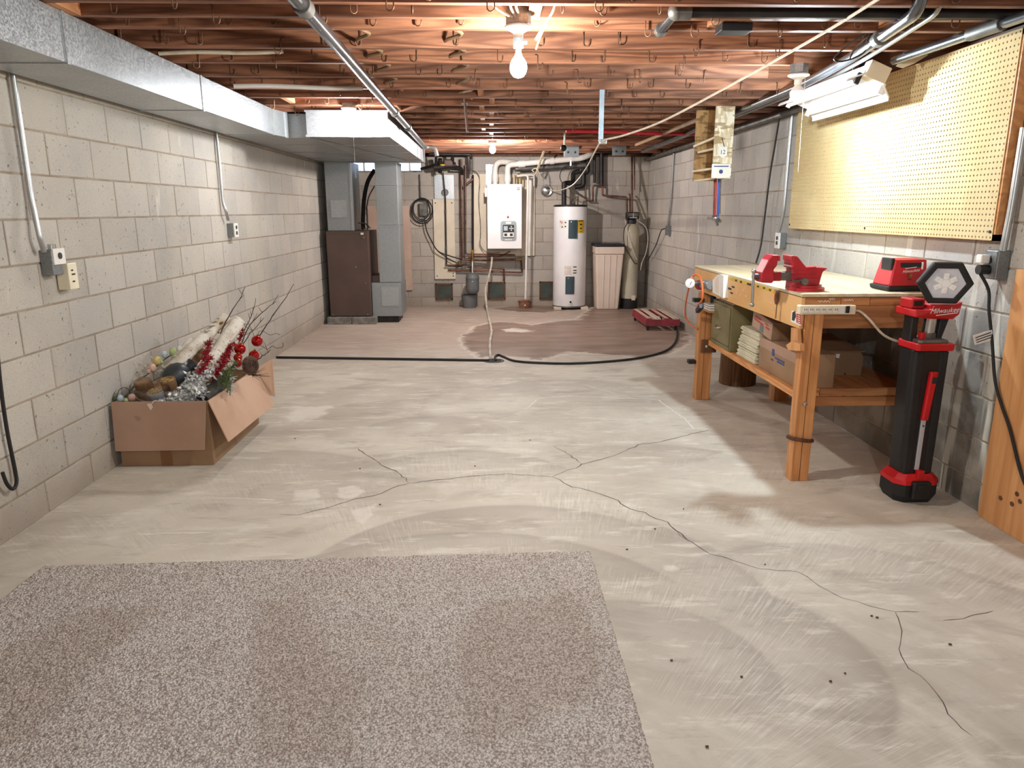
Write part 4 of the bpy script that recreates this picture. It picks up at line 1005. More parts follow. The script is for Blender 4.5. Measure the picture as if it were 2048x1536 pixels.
MB().box((.375, 10.581, 1.68), (.43, 10.586, 1.74)).build('rating_sticker', 'paper', bo)
for k in range(3): MB().box((.38, 10.579, 1.69 + k * .016), (.42, 10.5815, 1.696 + k * .016)).build('printed_line', 'ink', bo)
MB().box((-.075, 10.66, 1.60), (-.042, 10.70, 1.72)).build('side_latch', 'whiteplastic', bo)
vt = thing('vent_pipes', 'two thick white plastic vent pipes rising from boiler and running right along ceiling', 'pipe', (.5, 10.8, 1.78))
for pts in ([AT(990, 370, 10.75), AT(990, 322, 10.75), AT(1030, 326, 10.85)], [AT(1015, 370, 10.72), AT(1015, 330, 10.72), AT(1035, 328, 10.72), AT(1165, 316, 10.72), AT(1183, 308, 10.78), AT(1186, 296, 10.95)]):
    MB().tube(bend(pts, .13, 6), .040, 16).build('pipe', 'pvc', vt, smooth=1)
for p, q in ((AT(990, 364, 10.75), AT(990, 349, 10.75)), (AT(1015, 364, 10.72), AT(1015, 349, 10.72)), (AT(1037, 328, 10.72), AT(1050, 327, 10.72)), (AT(1100, 322, 10.72), AT(1108, 321, 10.72)), (AT(1140, 318, 10.72), AT(1146, 317.5, 10.72))):
    MB().cyl(p, q, .050, n=18).build('coupling', 'pvc', vt, smooth=1)
MB().tube([AT(1030, 338, 10.78), AT(1172, 330, 10.85)], .034, 12).build('lower_pipe', 'greyiron', vt, smooth=1)
MB().cyl(AT(1142, 322, 10.68), AT(1142, 331, 10.68), .018, n=8).build('hanger_clip', 'chrome', vt)
dp = thing('drain_pipe', 'tall slim white plastic pipe dropping beside the boiler to a clay cup', 'pipe', AT(1050, 600, 10.62))
MB().tube(bend([AT(1036, 352, 10.75), AT(1056, 350, 10.66), AT(1055, 400, 10.66), AT(1051, 598, 10.66)], .05), .016, 10).build('pipe', 'pvc', dp, smooth=1)
MB().tube(bend([AT(1040, 350, 10.85), AT(1068, 350, 10.85), AT(1068, 372, 10.9)], .04), .013, 10).build('branch', 'pvc', dp, smooth=1)
fv = thing('boiler_fittings', 'cluster of small brass valves on top right of the boiler', 'valve', AT(1035, 366, 10.75))
for px, t in ((1031, 350), (1037, 345), (1043, 352)):
    MB().tube([AT(px, 368, 10.75), AT(px, t, 10.75)], .011, 8).build('valve_body', 'brass', fv, smooth=1)
    MB().cbox(AT(px, t, 10.75), (.05, .02, .016)).build('valve_lever', 'greyiron', fv)
cf = FL(1050, 617)
cu_ = thing('clay_cup', 'low reddish clay drain cup on floor under white pipe', 'cup', (cf.x, cf.y + .05, 0))
MB().lathe((cf.x, cf.y + .07, 0), [(.075, 0), (.1, .1), (.11, .105), (.09, .1), (.065, .02), (0, .02)], 18).build('cup', 'terracotta', cu_, smooth=1)
MB().cyl((cf.x, cf.y - .005, .05), (cf.x, cf.y - .03, .05), .012, n=8).build('plug', 'pvc', cu_)

# copper piping left of and below the boiler
cb_ = thing('copper_piping', 'brown copper pipes dropping left of boiler and running under it', 'pipe', (-.3, 10.9, .7))
for pts, r in (([AT(922, 318, 10.9), AT(924, 520, 10.9), AT(1032, 519, 10.85)], .016), ([AT(931, 330, 10.9), AT(931, 508, 10.9), AT(1030, 510, 10.85)], .013),
               ([AT(925, 512, 10.88), AT(1000, 513, 10.82), AT(1020, 503, 10.75)], .009), ([AT(900, 341, 10.9), AT(922, 341, 10.9)], .02), ([AT(926, 375, 10.92), AT(946, 358, 10.92)], .016),
               ([AT(934, 527, 10.92), AT(905, 531, 10.92), AT(890, 530, 10.92)], .012), ([AT(934, 534, 10.95), AT(1008, 537, 10.95), AT(1008, 562, 10.98)], .014), ([AT(896, 540, 10.96), AT(1044, 545, 10.96), AT(1042, 520, 10.96)], .014)):
    MB().tube(bend(pts, .03), r, 10).build('pipe', 'copper' if r < .02 else 'greyiron', cb_, smooth=1)
MB().tube([AT(945, 502, 10.85), AT(945, 525, 10.85)], .022, 10).build('brass_tee', 'brass', cb_, smooth=1)
MB().cbox(AT(945, 501, 10.84), (.08, .02, .014)).build('valve_handle', 'brass', cb_)
MB().tube([AT(946, 350, 10.93), AT(946, 500, 10.9)], .013, 8).build('black_riser', 'iron', cb_, smooth=1)
MB().cyl(AT(918, 530, 10.88), AT(918, 522, 10.88), .018, n=8).build('brass_fitting', 'brass', cb_)
MB().cyl(AT(1034, 518, 10.84), AT(1044, 518, 10.84), .026, n=10).build('brass_fitting', 'brass', cb_)
et = thing('expansion_tank', 'small dark grey expansion tank hanging below the copper pipes', 'tank', AT(945, 588, 10.75))
ec = AT(945, 566, 10.75)
MB().lathe((ec.x, ec.y, ec.z), [(0, -.165), (.06, -.155), (.092, -.12), (.096, -.07), (.096, .075), (.098, .078), (.096, .085), (.09, .12), (.05, .145), (.02, .15)], 26).build('tank', 'greytank', et, smooth=1)
MB().lathe((ec.x, ec.y, ec.z), [(.098, .068), (.101, .076), (.098, .084)], 26).build('seam_band', 'greytank', et, smooth=1)
MB().cyl((ec.x, ec.y, ec.z + .14), AT(945, 524, 10.8), .016, n=10).build('stem', 'chrome', et, smooth=1)
for z in (.03, .1): MB().cyl((ec.x + .002, ec.y - .095, ec.z + z), (ec.x + .002, ec.y - .101, ec.z + z), .008, n=8).build('rivet', 'chrome', et)
pf = FL(941, 613)
pl_ = thing('grey_pail', 'dull grey pail on floor under the small expansion tank', 'pail', (pf.x, pf.y, 0))
MB().lathe((pf.x - .01, min(pf.y, 10.86), 0), [(.095, 0), (.12, .19), (.126, .195), (.115, .19), (.09, .01), (0, .01)], 24).build('pail', 'greytank', pl_, smooth=1)
# black iron gas piping at ceiling
gi = thing('gas_piping', 'dark iron pipes and valves below joists between plenum and boiler', 'pipe', (-.6, 10.7, 2.0))
for pts, r in (([AT(858, 308, 10.6), AT(942, 309, 10.6), AT(942, 345, 10.7)], .022), ([AT(872, 308, 10.6), AT(872, 330, 10.7), AT(842, 338, 10.8)], .02), ([AT(905, 310, 10.6), AT(905, 332, 10.7), AT(924, 338, 10.8), AT(924, 348, 10.9)], .024), ([AT(868, 335, 10.7), AT(912, 330, 10.7)], .04), ([AT(880, 318, 10.65), AT(880, 345, 10.75)], .03)):
    MB().tube(bend(pts, .04), r, 10).build('pipe', 'iron', gi, smooth=1)
MB().cbox(AT(897, 326, 10.68), (.13, .1, .1)).build('regulator', 'furnace', gi, bevel=.02)
MB().ball(AT(885, 330, 10.62), .025, 8, 6, (1.4, .6, .5)).build('yellow_tag', 'yellow', gi)
MB().cyl(AT(942, 318, 10.62), AT(942, 348, 10.68), .024, n=10).build('pipe_union', 'greyiron', gi, smooth=1)
wlp = thing('boiler_wires', 'loose thin wires running down the pale backing board beside boiler', 'wire', AT(960, 490, 10.95))
MB().tube(cr([AT(935, 340, 10.9), AT(950, 343, 10.93), AT(959, 360, 10.95), AT(957, 400, 10.95), AT(961, 450, 10.95), AT(960, 485, 10.95), AT(963, 495, 10.93), AT(975, 505, 10.9), AT(1000, 505, 10.85)], 6), .005, 5).build('wire', 'greyiron', wlp, smooth=1)
MB().tube(cr([AT(940, 338, 10.9), AT(956, 345, 10.93), AT(960, 370, 10.95), AT(959, 430, 10.95), AT(962, 470, 10.95), AT(958, 488, 10.95), AT(965, 500, 10.93)], 6), .004, 5).build('wire', 'nm', wlp, smooth=1)
# cream board, metal sheet, pink board
cbd = thing('cream_board', 'tall narrow cream board screwed to back wall with iron pipe in front', 'board', (-.68, 11.0, .41))
MB().box((-.835, 10.985, .414), (-.525, 11.012, 1.576)).build('board', 'paleboard', cbd, bevel=.003)
for x, z in ((-.80, 1.52), (-.56, 1.52), (-.80, .46), (-.56, .46), (-.56, .5)): MB().cyl((x, 10.986, z), (x, 10.979, z), .009, n=8).build('screw', 'iron', cbd)
tag(MB().box((-.81, 10.99, 1.578), (-.525, 11.012, 1.915)).build('metal_sheet', 'duct'), 'square of shiny galvanised sheet above the narrow cream board', 'sheet')
run('iron_pipe', 'thin dark pipe running down the middle of the narrow cream board', 'pipe', [AT(886, 345, 10.94), AT(891, 400, 10.94), AT(893, 532, 10.94), AT(925, 533, 10.92)], .010, 'iron', [(1, .17, .02), (1, .73, .02)], rr=.03)
wlo = MB().lathe(AT(890, 385, 10.96), [(.045, -.003), (.05, 0), (.045, .003), (.042, 0)], 20, (0, -1, 0)).build('wire_ring', 'greyiron', smooth=1); tag(wlo, 'thin wire ring hanging on the galvanised sheet', 'ring')
tag(MB().box((-1.79, 10.985, .25), (-1.175, 11.012, 1.478)).build('pink_board', 'pinkboard'), 'pinkish board on back wall behind the grey return drop', 'board')
# cord coil with switch box
q = AT(846, 418, 10.95)
cc = thing('coiled_cord', 'black cord coiled on a grey wall switch box left of cream board', 'cord', q)
MB().box((q.x - .055, 10.95, q.z - .10), (q.x + .055, 11.01, q.z + .08)).build('switch_box', 'greyiron', cc, bevel=.006)
MB().tube([AT(840, 348, 10.98), AT(842, 400, 10.98)], .010, 8).build('feed_conduit', 'greyiron', cc, smooth=1)
for k, (rx, rz, dx, dz) in enumerate(((.145, .165, -.01, -.01), (.12, .15, -.02, 0), (.155, .17, -.01, -.035))):
    MB().tube([(q.x + dx + rx * math.cos(2 * math.pi * t / 28), 10.945 - .008 * k, q.z + dz + rz * math.sin(2 * math.pi * t / 28)) for t in range(29)], .008, 6).build('coil', 'softblack', cc, smooth=1)
MB().tube(cr([AT(848, 432, 10.94), AT(853, 460, 10.93), AT(862, 480, 10.93), AT(876, 502, 10.9), AT(900, 512, 10.9), AT(925, 519, 10.88)], 6), .009, 6).build('tail', 'softblack', cc, smooth=1)
MB().tube(cr([AT(876, 503, 10.92), AT(895, 516, 10.92), AT(917, 527, 10.9)], 6), .007, 6).build('tail', 'softblack', cc, smooth=1)
# green glass foundation vents
for lb, a, b in (('dark green vent opening in back wall below the cream board', (871, 567), (906, 599)), ('dark green vent opening in back wall under the boiler', (976, 564), (1011, 598)), ('dark green vent opening in back wall beside water heater', (1079, 563), (1107, 598))):
    A, B_ = AT(*a, 11.01), AT(*b, 11.01)
    o = thing('wall_vent', lb, 'vent', (A.x, 11.0, B_.z), 'green wall vents')
    MB().box((A.x + .015, 11.0, B_.z + .015), (B_.x - .015, 11.018, A.z - .015)).build('glass_pane', 'greenvent', o)
    m = MB()
    for p, r_ in (((A.x, B_.z), (B_.x, B_.z + .018)), ((A.x, A.z - .018), (B_.x, A.z)), ((A.x, B_.z), (A.x + .018, A.z)), ((B_.x - .018, B_.z), (B_.x, A.z))): m.box((p[0], 10.985, p[1]), (r_[0], 11.018, r_[1]))
    m.build('frame', 'darkwood', o)

# ================================================================== FLOOR THINGS AT THE BACK
dl = thing('furniture_dolly', 'low red wheeled dolly with pale slats near far right wall', 'dolly', (2.08, 9.1, 0))
x0, x1, y0, y1 = 1.86, 2.27, 8.62, 9.50
for a, b in (((x0, y0, .055), (x1, y0 + .03, .135)), ((x0, y1 - .03, .055), (x1, y1, .135)), ((x0, y0 + .031, .055), (x0 + .03, y1 - .031, .135)), ((x1 - .03, y0 + .031, .055), (x1, y1 - .031, .135))): MB().box(a, b).build('frame_rail', 'dollyred', dl, bevel=.003)
for k in range(4):
    xx = x0 + .008 + k * .108
    MB().box((xx, y0 + .005, .1355), (xx + .062, y1 - .005, .148)).build('slat', 'paleboard' if k % 2 else 'dollyred', dl)
    MB().box((xx + .006, y0 + .005, .1482), (xx + .05, y1 - .005, .150)).build('slat_pad', 'pinkboard', dl)
for x, y in ((x0 + .03, y0 + .04), (x1 - .04, y0 + .04), (x0 + .03, y1 - .06), (x1 - .04, y1 - .06)):
    c_ = MB().cyl((x, y, .052), (x, y, .058), .02, n=8).build('caster_plate', 'iron', dl); MB().cyl((x - .012, y, .024), (x + .012, y, .024), .024, n=14).build('wheel', 'softblack', c_, smooth=1)
hz = .011
tag(MB().tube(cr([FL(x, y) + Vector((0, 0, hz)) for x, y in ((992, 723), (990, 716), (997, 712), (1008, 716), (1030, 724), (1080, 728), (1150, 729), (1230, 724), (1290, 716), (1330, 704), (1348, 690), (1354, 675), (1354, 662))], 8), .011, 8).build('black_hose', 'softblack', smooth=1), 'black hose curving over the floor from drain to red dolly', 'hose')
tag(MB().tube([FL(553, 717) + Vector((0, 0, .012)), FL(700, 719) + Vector((0, 0, .012)), FL(978, 723) + Vector((0, 0, .012))], .012, 8).build('black_pipe', 'softblack', smooth=1), 'straight black pipe lying across floor from left wall to drain', 'pipe')
ws = [AT(984, 514, 10.72), AT(982, 535, 10.72), AT(974, 566, 10.7), AT(971, 580, 10.66), AT(972, 600, 10.55), FL(974, 622) + Vector((0, 0, .03)), FL(978, 640) + Vector((0, 0, .02)), FL(983, 665) + Vector((0, 0, .02)), FL(980, 690) + Vector((0, 0, .02)), FL(981, 719) + Vector((0, 0, .018))]
wh2 = thing('white_hose', 'long white plastic drain hose from boiler along floor to floor drain', 'hose', FL(981, 719))
MB().tube(cr(ws, 6), .015, 10).build('hose', 'wetpvc', wh2, smooth=1)
for i in (3, 6, 7): MB().cyl(ws[i], ws[i].lerp(ws[i + 1], .12), .02, n=10).build('coupling', 'wetpvc', wh2, smooth=1)
fd = FL(988, 722)
dr = thing('floor_drain', 'dark floor drain where white hose and black hose meet', 'drain', (fd.x, fd.y, 0))
MB().lathe((fd.x, fd.y, 0), [(.10, .0), (.10, .004), (.085, .006), (.085, .003), (0, .002)], 24).build('drain_ring', 'iron', dr, smooth=30)
for k in range(5): MB().box((fd.x - .07, fd.y - .06 + k * .03, .003), (fd.x + .07, fd.y - .05 + k * .03, .006)).build('grate_bar', 'iron', dr)

# ================================================================== WALL OUTLETS AND CORDS
def recept(m_parent, c, nrm, up, n=2, sp=.038):
    nrm, up = Vector(nrm), Vector(up)
    for k in range(n):
        q = Vector(c) + up * (sp * (k - (n - 1) / 2)); MB().cyl(q, q + nrm * .004, .0155, n=14).build('receptacle', 'black', m_parent)
# left near outlet
o = thing('wall_outlet', 'grey steel outlet box with conduit on left wall near the camera', 'outlet', (XL + .03, 3.6, 1.12), 'conduit outlets on the block walls')
MB().box((XL + .002, 3.555, 1.115), (XL + .06, 3.635, 1.235)).build('box', 'boxsteel', o, bevel=.004)
cv = MB().box((XL + .06, 3.56, 1.165), (XL + .066, 3.655, 1.24)).build('cover_plate', 'whiteplastic', o); recept(cv, (XL + .066, 3.61, 1.205), (1, 0, 0), (0, 0, 1), 1)
MB().tube(bend([AX(25, 146, XL + .025), AX(62, 395, XL + .025), AX(80, 478, XL + .05), AX(88, 503, XL + .045)], .05), .012, 10).build('conduit', 'conduit', o, smooth=1)
MB().cyl((XL + .04, 3.6, 1.235), (XL + .04, 3.6, 1.26), .018, n=10).build('connector', 'chrome', o, smooth=1)
MB().cyl(AX(51, 325, XL + .025) - Vector((0, .02, 0)), AX(51, 325, XL + .025) + Vector((0, .02, 0)), .004, n=6).build('strap', 'chrome', o)
o = thing('plug_timer', 'cream plug-in timer box on left wall beside the grey outlet', 'timer', (XL + .03, 3.7, 1.04))
MB().box((XL + .005, 3.665, 1.035), (XL + .065, 3.745, 1.165)).build('body', 'cream', o, bevel=.004)
for dz, w_ in ((.075, .016), (.055, .03), (.02, .02)): MB().box((XL + .065, 3.69, 1.05 + dz), (XL + .0665, 3.69 + w_, 1.058 + dz)).build('printed_mark', 'ink', o)
# left far outlet
o = thing('wall_outlet', 'grey outlet box with conduit on left wall above the decorations box', 'outlet', (XL + .03, 6.14, 1.2), 'conduit outlets on the block walls')
MB().box((XL + .002, 6.10, 1.205), (XL + .055, 6.17, 1.315)).build('box', 'boxsteel', o, bevel=.004)
cv = MB().box((XL + .055, 6.10, 1.205), (XL + .062, 6.19, 1.315)).build('cover_plate', 'whiteplastic', o); recept(cv, (XL + .062, 6.145, 1.26), (1, 0, 0), (0, 0, 1), 2, .045)
MB().tube(bend([AX(433, 262, XL + .025), AX(446, 405, XL + .025), AX(453, 425, XL + .045), AX(456, 440, XL + .035)], .05), .012, 10).build('conduit', 'conduit', o, smooth=1)
# black cord on the left wall
tag(MB().tube(cr([AX(-12, 620, XL + .02), AX(0, 760, XL + .02), AX(14, 860, XL + .02), AX(30, 940, XL + .02), AX(33, 965, XL + .025), AX(26, 978, XL + .03), AX(14, 968, XL + .03), AX(5, 945, XL + .03)], 6), .008, 8).build('hanging_cable', 'softblack', smooth=1), 'black cord hanging down left wall with hooked end near floor', 'cord')
# right wall, far outlet
o = thing('wall_outlet', 'small pale outlet with thin conduit on right wall near softener corner', 'outlet', (XR - .03, 9.83, 1.1), 'conduit outlets on the block walls')
q = AX(1336, 461, XR - .03); MB().box((XR - .055, q.y - .05, q.z - .06), (XR - .002, q.y + .05, q.z + .06)).build('box', 'boxsteel', o, bevel=.004)
MB().tube(bend([AX(1348, 296, XR - .02), AX(1342, 400, XR - .02), AX(1336, 452, XR - .025)], .05), .013, 8).build('conduit', 'conduit', o, smooth=1)
MB().tube(cr([AX(1330, 457, XR - .06), AX(1322, 462, XR - .07), AX(1312, 490, XR - .06), AX(1296, 520, XR - .05)], 6), .007, 6).build('cord', 'softblack', o, smooth=1)
# right wall, middle outlet above the bench
o = thing('wall_outlet', 'grey outlet box with conduit on right wall behind the red vise', 'outlet', (XR - .03, 5.95, 1.12), 'conduit outlets on the block walls')
q = AX(1557, 481, XR - .05); MB().box((XR - .055, q.y - .04, q.z - .06), (XR - .002, q.y + .04, q.z + .06)).build('box', 'boxsteel', o, bevel=.004)
cv = MB().box((XR - .062, q.y - .045, q.z - .06), (XR - .055, q.y + .045, q.z + .06)).build('cover_plate', 'whiteplastic', o); recept(cv, (XR - .062, q.y, q.z), (-1, 0, 0), (0, 0, 1), 2)
MB().tube(bend([AX(1585, 225, XR - .03), AX(1568, 420, XR - .03), AX(1558, 462, XR - .035)], .05), .013, 10).build('conduit', 'conduit', o, smooth=1)
tag(MB().tube(cr([AX(1560, 228, XR - .09), AX(1550, 290, XR - .07), AX(1540, 350, XR - .06), AX(1530, 430, XR - .06), AX(1522, 490, XR - .08), AX(1512, 526, XR - .12)], 6), .007, 6).build('hanging_cable', 'softblack', smooth=1), 'black cord hanging down right wall from fluorescent fixture to workbench', 'cord')
# right wall, near outlet with plugs
o = thing('wall_outlet', 'grey outlet box with conduit and two plugs beside the plywood panel', 'outlet', (XR - .03, 3.28, 1.1), 'conduit outlets on the block walls')
MB().box((XR - .06, 3.235, 1.105), (XR - .002, 3.315, 1.235)).build('box', 'boxsteel', o, bevel=.005)
cv = MB().box((XR - .067, 3.235, 1.11), (XR - .06, 3.315, 1.23)).build('cover_plate', 'boxsteel', o); recept(cv, (XR - .067, 3.275, 1.17), (-1, 0, 0), (0, 0, 1), 2)
MB().tube(bend([AX(2048, 255, XR - .03), AX(2022, 420, XR - .03), AX(2010, 480, XR - .035), AX(2006, 502, XR - .035)], .05), .015, 10).build('conduit', 'conduit', o, smooth=1)
g0 = Vector((XR - .07, 3.29, 1.195)); g1 = Vector((XR - .07, 3.28, 1.15))
c1 = thing('extension_lead', 'grey power cord from right wall outlet down behind work light tower', 'cord', g0)
MB().box((XR - .11, 3.27, 1.175), (XR - .068, 3.31, 1.215)).build('plug', 'whiteplastic', c1, bevel=.005)
MB().tube(cr([Vector((XR - .10, 3.31, 1.198)), AT(1970, 525, 3.4), AT(1945, 545, 3.5), AT(1932, 570, 3.55), AT(1928, 640, 3.6), AT(1926, 690, 3.6), AT(1915, 730, 3.6), AT(1885, 755, 3.6), AT(1860, 760, 3.65), AT(1845, 740, 3.7), AT(1826, 688, 3.68)], 6), .007, 8).build('cord', 'nm', c1, smooth=1)
c2 = thing('extension_lead', 'black power cord with paper tag hanging from outlet to plywood panel', 'cord', g1)
MB().cyl((XR - .115, 3.275, 1.148), (XR - .068, 3.275, 1.148), .022, n=14).build('plug', 'black', c2, smooth=1)
MB().tube(cr([Vector((XR - .11, 3.275, 1.14)), AT(1977, 580, 3.26), AT(1978, 620, 3.24), AT(1984, 680, 3.22), AX(1990, 760, XR - .045), AX(2003, 810, XR - .04), AX(2020, 860, XR - .038), AX(2040, 940, XR - .038), AX(2058, 985, XR - .038), AX(2075, 1010, XR - .038)], 6), .007, 8).build('cord', 'softblack', c2, smooth=1)
a, b = AT(1946, 671, 3.22), AT(1985, 690, 3.22)
tg = MB().prism([AT(1946, 671, 3.22), AT(1984, 660, 3.22), AT(1988, 679, 3.22), AT(1950, 690, 3.22)], (0, .002, 0)).build('paper_tag', 'paper', c2)
for k in range(3):
    t0 = (k + 1) / 4; P0 = AT(1946 + 4 * t0 + 4, 671 + 19 * t0, 3.217); P1 = AT(1984 + 4 * t0 - 3, 660 + 19 * t0, 3.217); MB().bar(P0, P1, .001, .004).build('printed_line', 'ink', tg)
# plywood sheet at the right edge
pw = thing('plywood_sheet', 'orange-brown plywood sheet standing on floor against right wall at photo edge', 'board', (XR - .02, 2.8, 0))
q = MB().box((XR - .028, 1.95, .002), (XR - .008, 3.15, 1.16)).build('sheet', 'panelwood', pw)
for px, py in ((2001, 996), (2024, 1008), (2034, 988), (2040, 1003)):
    k_ = AX(px, py, XR - .028); MB().ball((XR - .0285, k_.y, k_.z), .014, 10, 6, (.08, 1, .8)).build('knot', 'darkwood', q)
# ================================================================== WORKBENCH
BT = 1.0; BX0, BX1, BY0, BY1 = 1.572, 2.322, 3.635, 5.62
wb_ = thing('workbench', 'heavy wooden workbench with pale top and thick legs along right wall', 'workbench', (1.95, 4.6, 0))
MB().box((BX0, BY0, BT - .016), (BX1, BY1, BT)).build('worktop', 'plywood', wb_, bevel=.002)
MB().box((BX0 + .002, BY0 + .001, BT - .019), (BX1, BY1, BT - .0162)).build('worktop_edge', 'darkwood', wb_)
for xa, xb in ((1.592, 1.775), (1.778, 1.925), (1.928, 2.32)): MB().box((xa, BY0 + .006, BT - .058), (xb, BY1 - .01, BT - .019)).build('top_plank', 'bench_x', wb_)
ysm = AX(1551, 620, 1.575).y
for ya, yb in ((BY0 + .004, ysm - .002), (ysm + .002, BY1 - .005)): MB().box((1.574, ya, .822), (1.591, yb, BT - .0165)).build('front_board', 'benchface', wb_)
MB().box((1.592, BY0 + .008, .822), (2.31, BY0 + .045, BT - .059)).build('end_apron', 'bench_x', wb_, bevel=.002)
MB().box((1.60, BY1 - .05, .83), (2.31, BY1 - .012, BT - .059)).build('end_apron', 'bench_x', wb_)
for (xa, ya, xb, yb, zt) in ((1.594, 3.625, 1.690, 3.70, .94), (1.556, 5.345, 1.664, 5.43, .82), (2.205, 3.68, 2.30, 3.76, .94), (2.14, 5.28, 2.25, 5.40, .94)):
    lg = MB().box((xa, ya, 0), (xb, yb, zt)).build('leg', 'bench', wb_, bevel=.004)
    if xa < 1.7: MB().box((xa + .045, ya + .001, .001), (xa + .048, ya - .0006, zt)).build('lamination_seam', 'darkwood', lg)
for px, py, Y in ((1610, 808, 3.62), (1629, 642, 3.635), (1413, 693, 5.33)):
    q = AT(px, py, Y); MB().lathe((q.x, Y, q.z), [(.013, -.002), (.011, .005), (0, .008)], 12, (0, -1, 0)).build('bolt_head', 'chrome', wb_, smooth=1)
MB().box((1.64, 5.31, .40), (2.3, 5.344, .46)).build('shelf_bearer', 'darkwood', wb_)
q0, q1 = AT(1403, 680, 5.33), AT(1432, 705, 5.33)
MB().box((q0.x, 5.325, q1.z), (q1.x, 5.345, q0.z)).build('bearer_end', 'darkwood', wb_, bevel=.003)
MB().box((1.70, 3.70, .395), (2.31, 3.735, .445)).build('shelf_bearer', 'bench_x', wb_)
for k in range(3): MB().box((1.645 + k * .225, 3.705, .447), (1.645 + k * .225 + .222, 5.40, .467)).build('shelf_board', 'bench_y', wb_)
MB().box((1.74, 3.69, .455), (2.27, 3.704, .492)).build('shelf_lip', 'bench_x', wb_)
MB().box((1.625, 3.72, .43), (1.645, 5.38, .467)).build('shelf_edge', 'bench_y', wb_)
for px, py in ((1381, 723), (1392, 600)):
    q = AX(px, py, 1.52); MB().box((1.50, q.y - .03, q.z - .014), (1.557 if py > 700 else 1.575, q.y + .03, q.z + .014)).build('rubber_stop', 'softblack', wb_, bevel=.003)
# writing on the near end
for px, py, w_ in ((1648, 603, .06), (1664, 598, .03), (1697, 600, .05)):
    q = AT(px, py, BY0 + .004)
    MB().tube([(q.x - w_ / 2 + w_ * k / 10, BY0 + .0045, q.z + .006 * math.sin(k * 2.4)) for k in range(11)], .0016, 4).build('scrawl', 'paper', wb_)
# stickers on the front board
X0 = 1.5735
def fplate(px0, py0, px1, py1, px2, py2, px3, py3, mat, nm, par, t=.002):
    return MB().prism([AX(px0, py0, X0), AX(px1, py1, X0), AX(px2, py2, X0), AX(px3, py3, X0)], (-t, 0, 0)).build(nm, mat, par)
ys_ = fplate(1449, 551, 1505, 566, 1505, 572, 1449, 557, 'yellow', 'yellow_strip', wb_)
y2_ = fplate(1511, 567, 1550, 579, 1548, 586, 1511, 574, 'yellow', 'yellow_strip', wb_)
for px, py in ((1472, 561), (1482, 564), (1496, 568), (1500, 569)): MB().cbox(AX(px, py, X0 - .003), (.001, .035, .012)).build('printed_word', 'ink', ys_)
for px, py in ((1516, 573), (1528, 576), (1540, 580)): MB().cbox(AX(px, py, X0 - .003), (.001, .03, .01)).build('printed_word', 'ink', y2_)
brd = MB()
for px, py, a, c in ((1450, 573, .05, .02), (1458, 577, .09, .012), (1466, 574, .05, .01), (1452, 587, .03, .015), (1463, 586, .05, .009), (1451, 594, .05, .009)): brd.cbox(AX(px, py, X0 - .001), (.0015, a, c))
brd.build('dark_print', 'ink', wb_)
rs_ = fplate(1584, 621, 1603, 628, 1602, 652, 1582, 643, 'paper', 'warning_sticker', wb_)
MB().prism([AX(1593, 627, X0 - .003), AX(1602, 630, X0 - .003), AX(1602, 649, X0 - .003), AX(1593, 645, X0 - .003)], (-.001, 0, 0)).build('red_print', 'inkred', rs_)
MB().prism([AX(1585, 625, X0 - .003), AX(1590, 622, X0 - .003), AX(1592, 633, X0 - .003), AX(1588, 642, X0 - .003), AX(1584, 640, X0 - .003)], (-.001, 0, 0)).build('dark_print', 'ink', rs_)
for k in range(4): MB().cbox(AX(1597.5, 632 + k * 4.2, X0 - .0045), (.001, .03, .0035)).build('white_print', 'paper', rs_)
scr = MB()
for px, py in ((1474, 585), (1480, 590), (1486, 580), (1492, 592), (1538, 596), (1541, 605)): scr.cbox(AX(px, py, X0 - .0005), (.001, .04, .012))
scr.build('worn_patch', 'chalk', wb_)
# things hung on the bench front
op = thing('bottle_opener', 'dark red oval tool hung on the workbench front board', 'tool', AX(1553, 610, 1.56))
q = AX(1553, 594, 1.565); MB().ball((1.564, q.y, q.z), .042, 12, 8, (.18, .55, 1)).build('body', 'darkwood', op, smooth=1); MB().cbox((1.5555, q.y, q.z), (.002, .012, .03)).build('red_mark', 'inkred', op)
q2 = AX(1552, 625, 1.572); MB().box((1.5715, q2.y - .002, .83), (1.5737, q2.y + .002, q.z - .03)).build('cord', 'ink', op)
wbx = thing('white_holder', 'white angled box fixed on the far end of workbench front', 'holder', AX(1436, 595, 1.53))
MB().prism([AX(1425, 560, 1.54), AX(1436, 549, 1.54), AX(1447, 551, 1.54), AX(1446, 596, 1.54), AX(1425, 585, 1.54)], (.034, 0, 0)).build('box', 'whiteplastic', wbx)
MB().prism([AX(1430, 560, 1.538), AX(1437, 553, 1.538), AX(1437, 588, 1.538), AX(1430, 583, 1.538)], (.003, 0, 0)).build('opening', 'beige', wbx)
ga = thing('air_gauge', 'white dial air gauge with grey barrel on far corner of workbench', 'gauge', AX(1380, 575, 1.5))
g = AX(1380, 566, 1.44); MB().lathe((g.x, g.y, g.z), [(.032, 0), (.034, .02), (.03, .022), (0, .022)], 20, (-.25, -1, 0)).build('dial', 'white', ga, smooth=30)
MB().tube([(g.x - .004, g.y - .024, g.z - .008), (g.x + .004, g.y - .026, g.z + .014)], .002, 4).build('needle', 'ink', ga)
MB().tube([(g.x + .02, g.y, g.z), AX(1404, 566, 1.52)], .016, 8).build('neck', 'greyiron', ga, smooth=1)
MB().tube([AX(1403, 568, 1.53), AX(1422, 570, 1.55)], .032, 14).build('barrel', 'ductgrey', ga, smooth=1)
MB().tube([AX(1398, 570, 1.52), AX(1404, 569, 1.53)], .036, 14).build('collar', 'redmetal', ga, smooth=1)
oh = thing('orange_cord', 'orange cord looping from the air gauge with dark plug hanging down', 'cord', AX(1392, 690, 1.48))
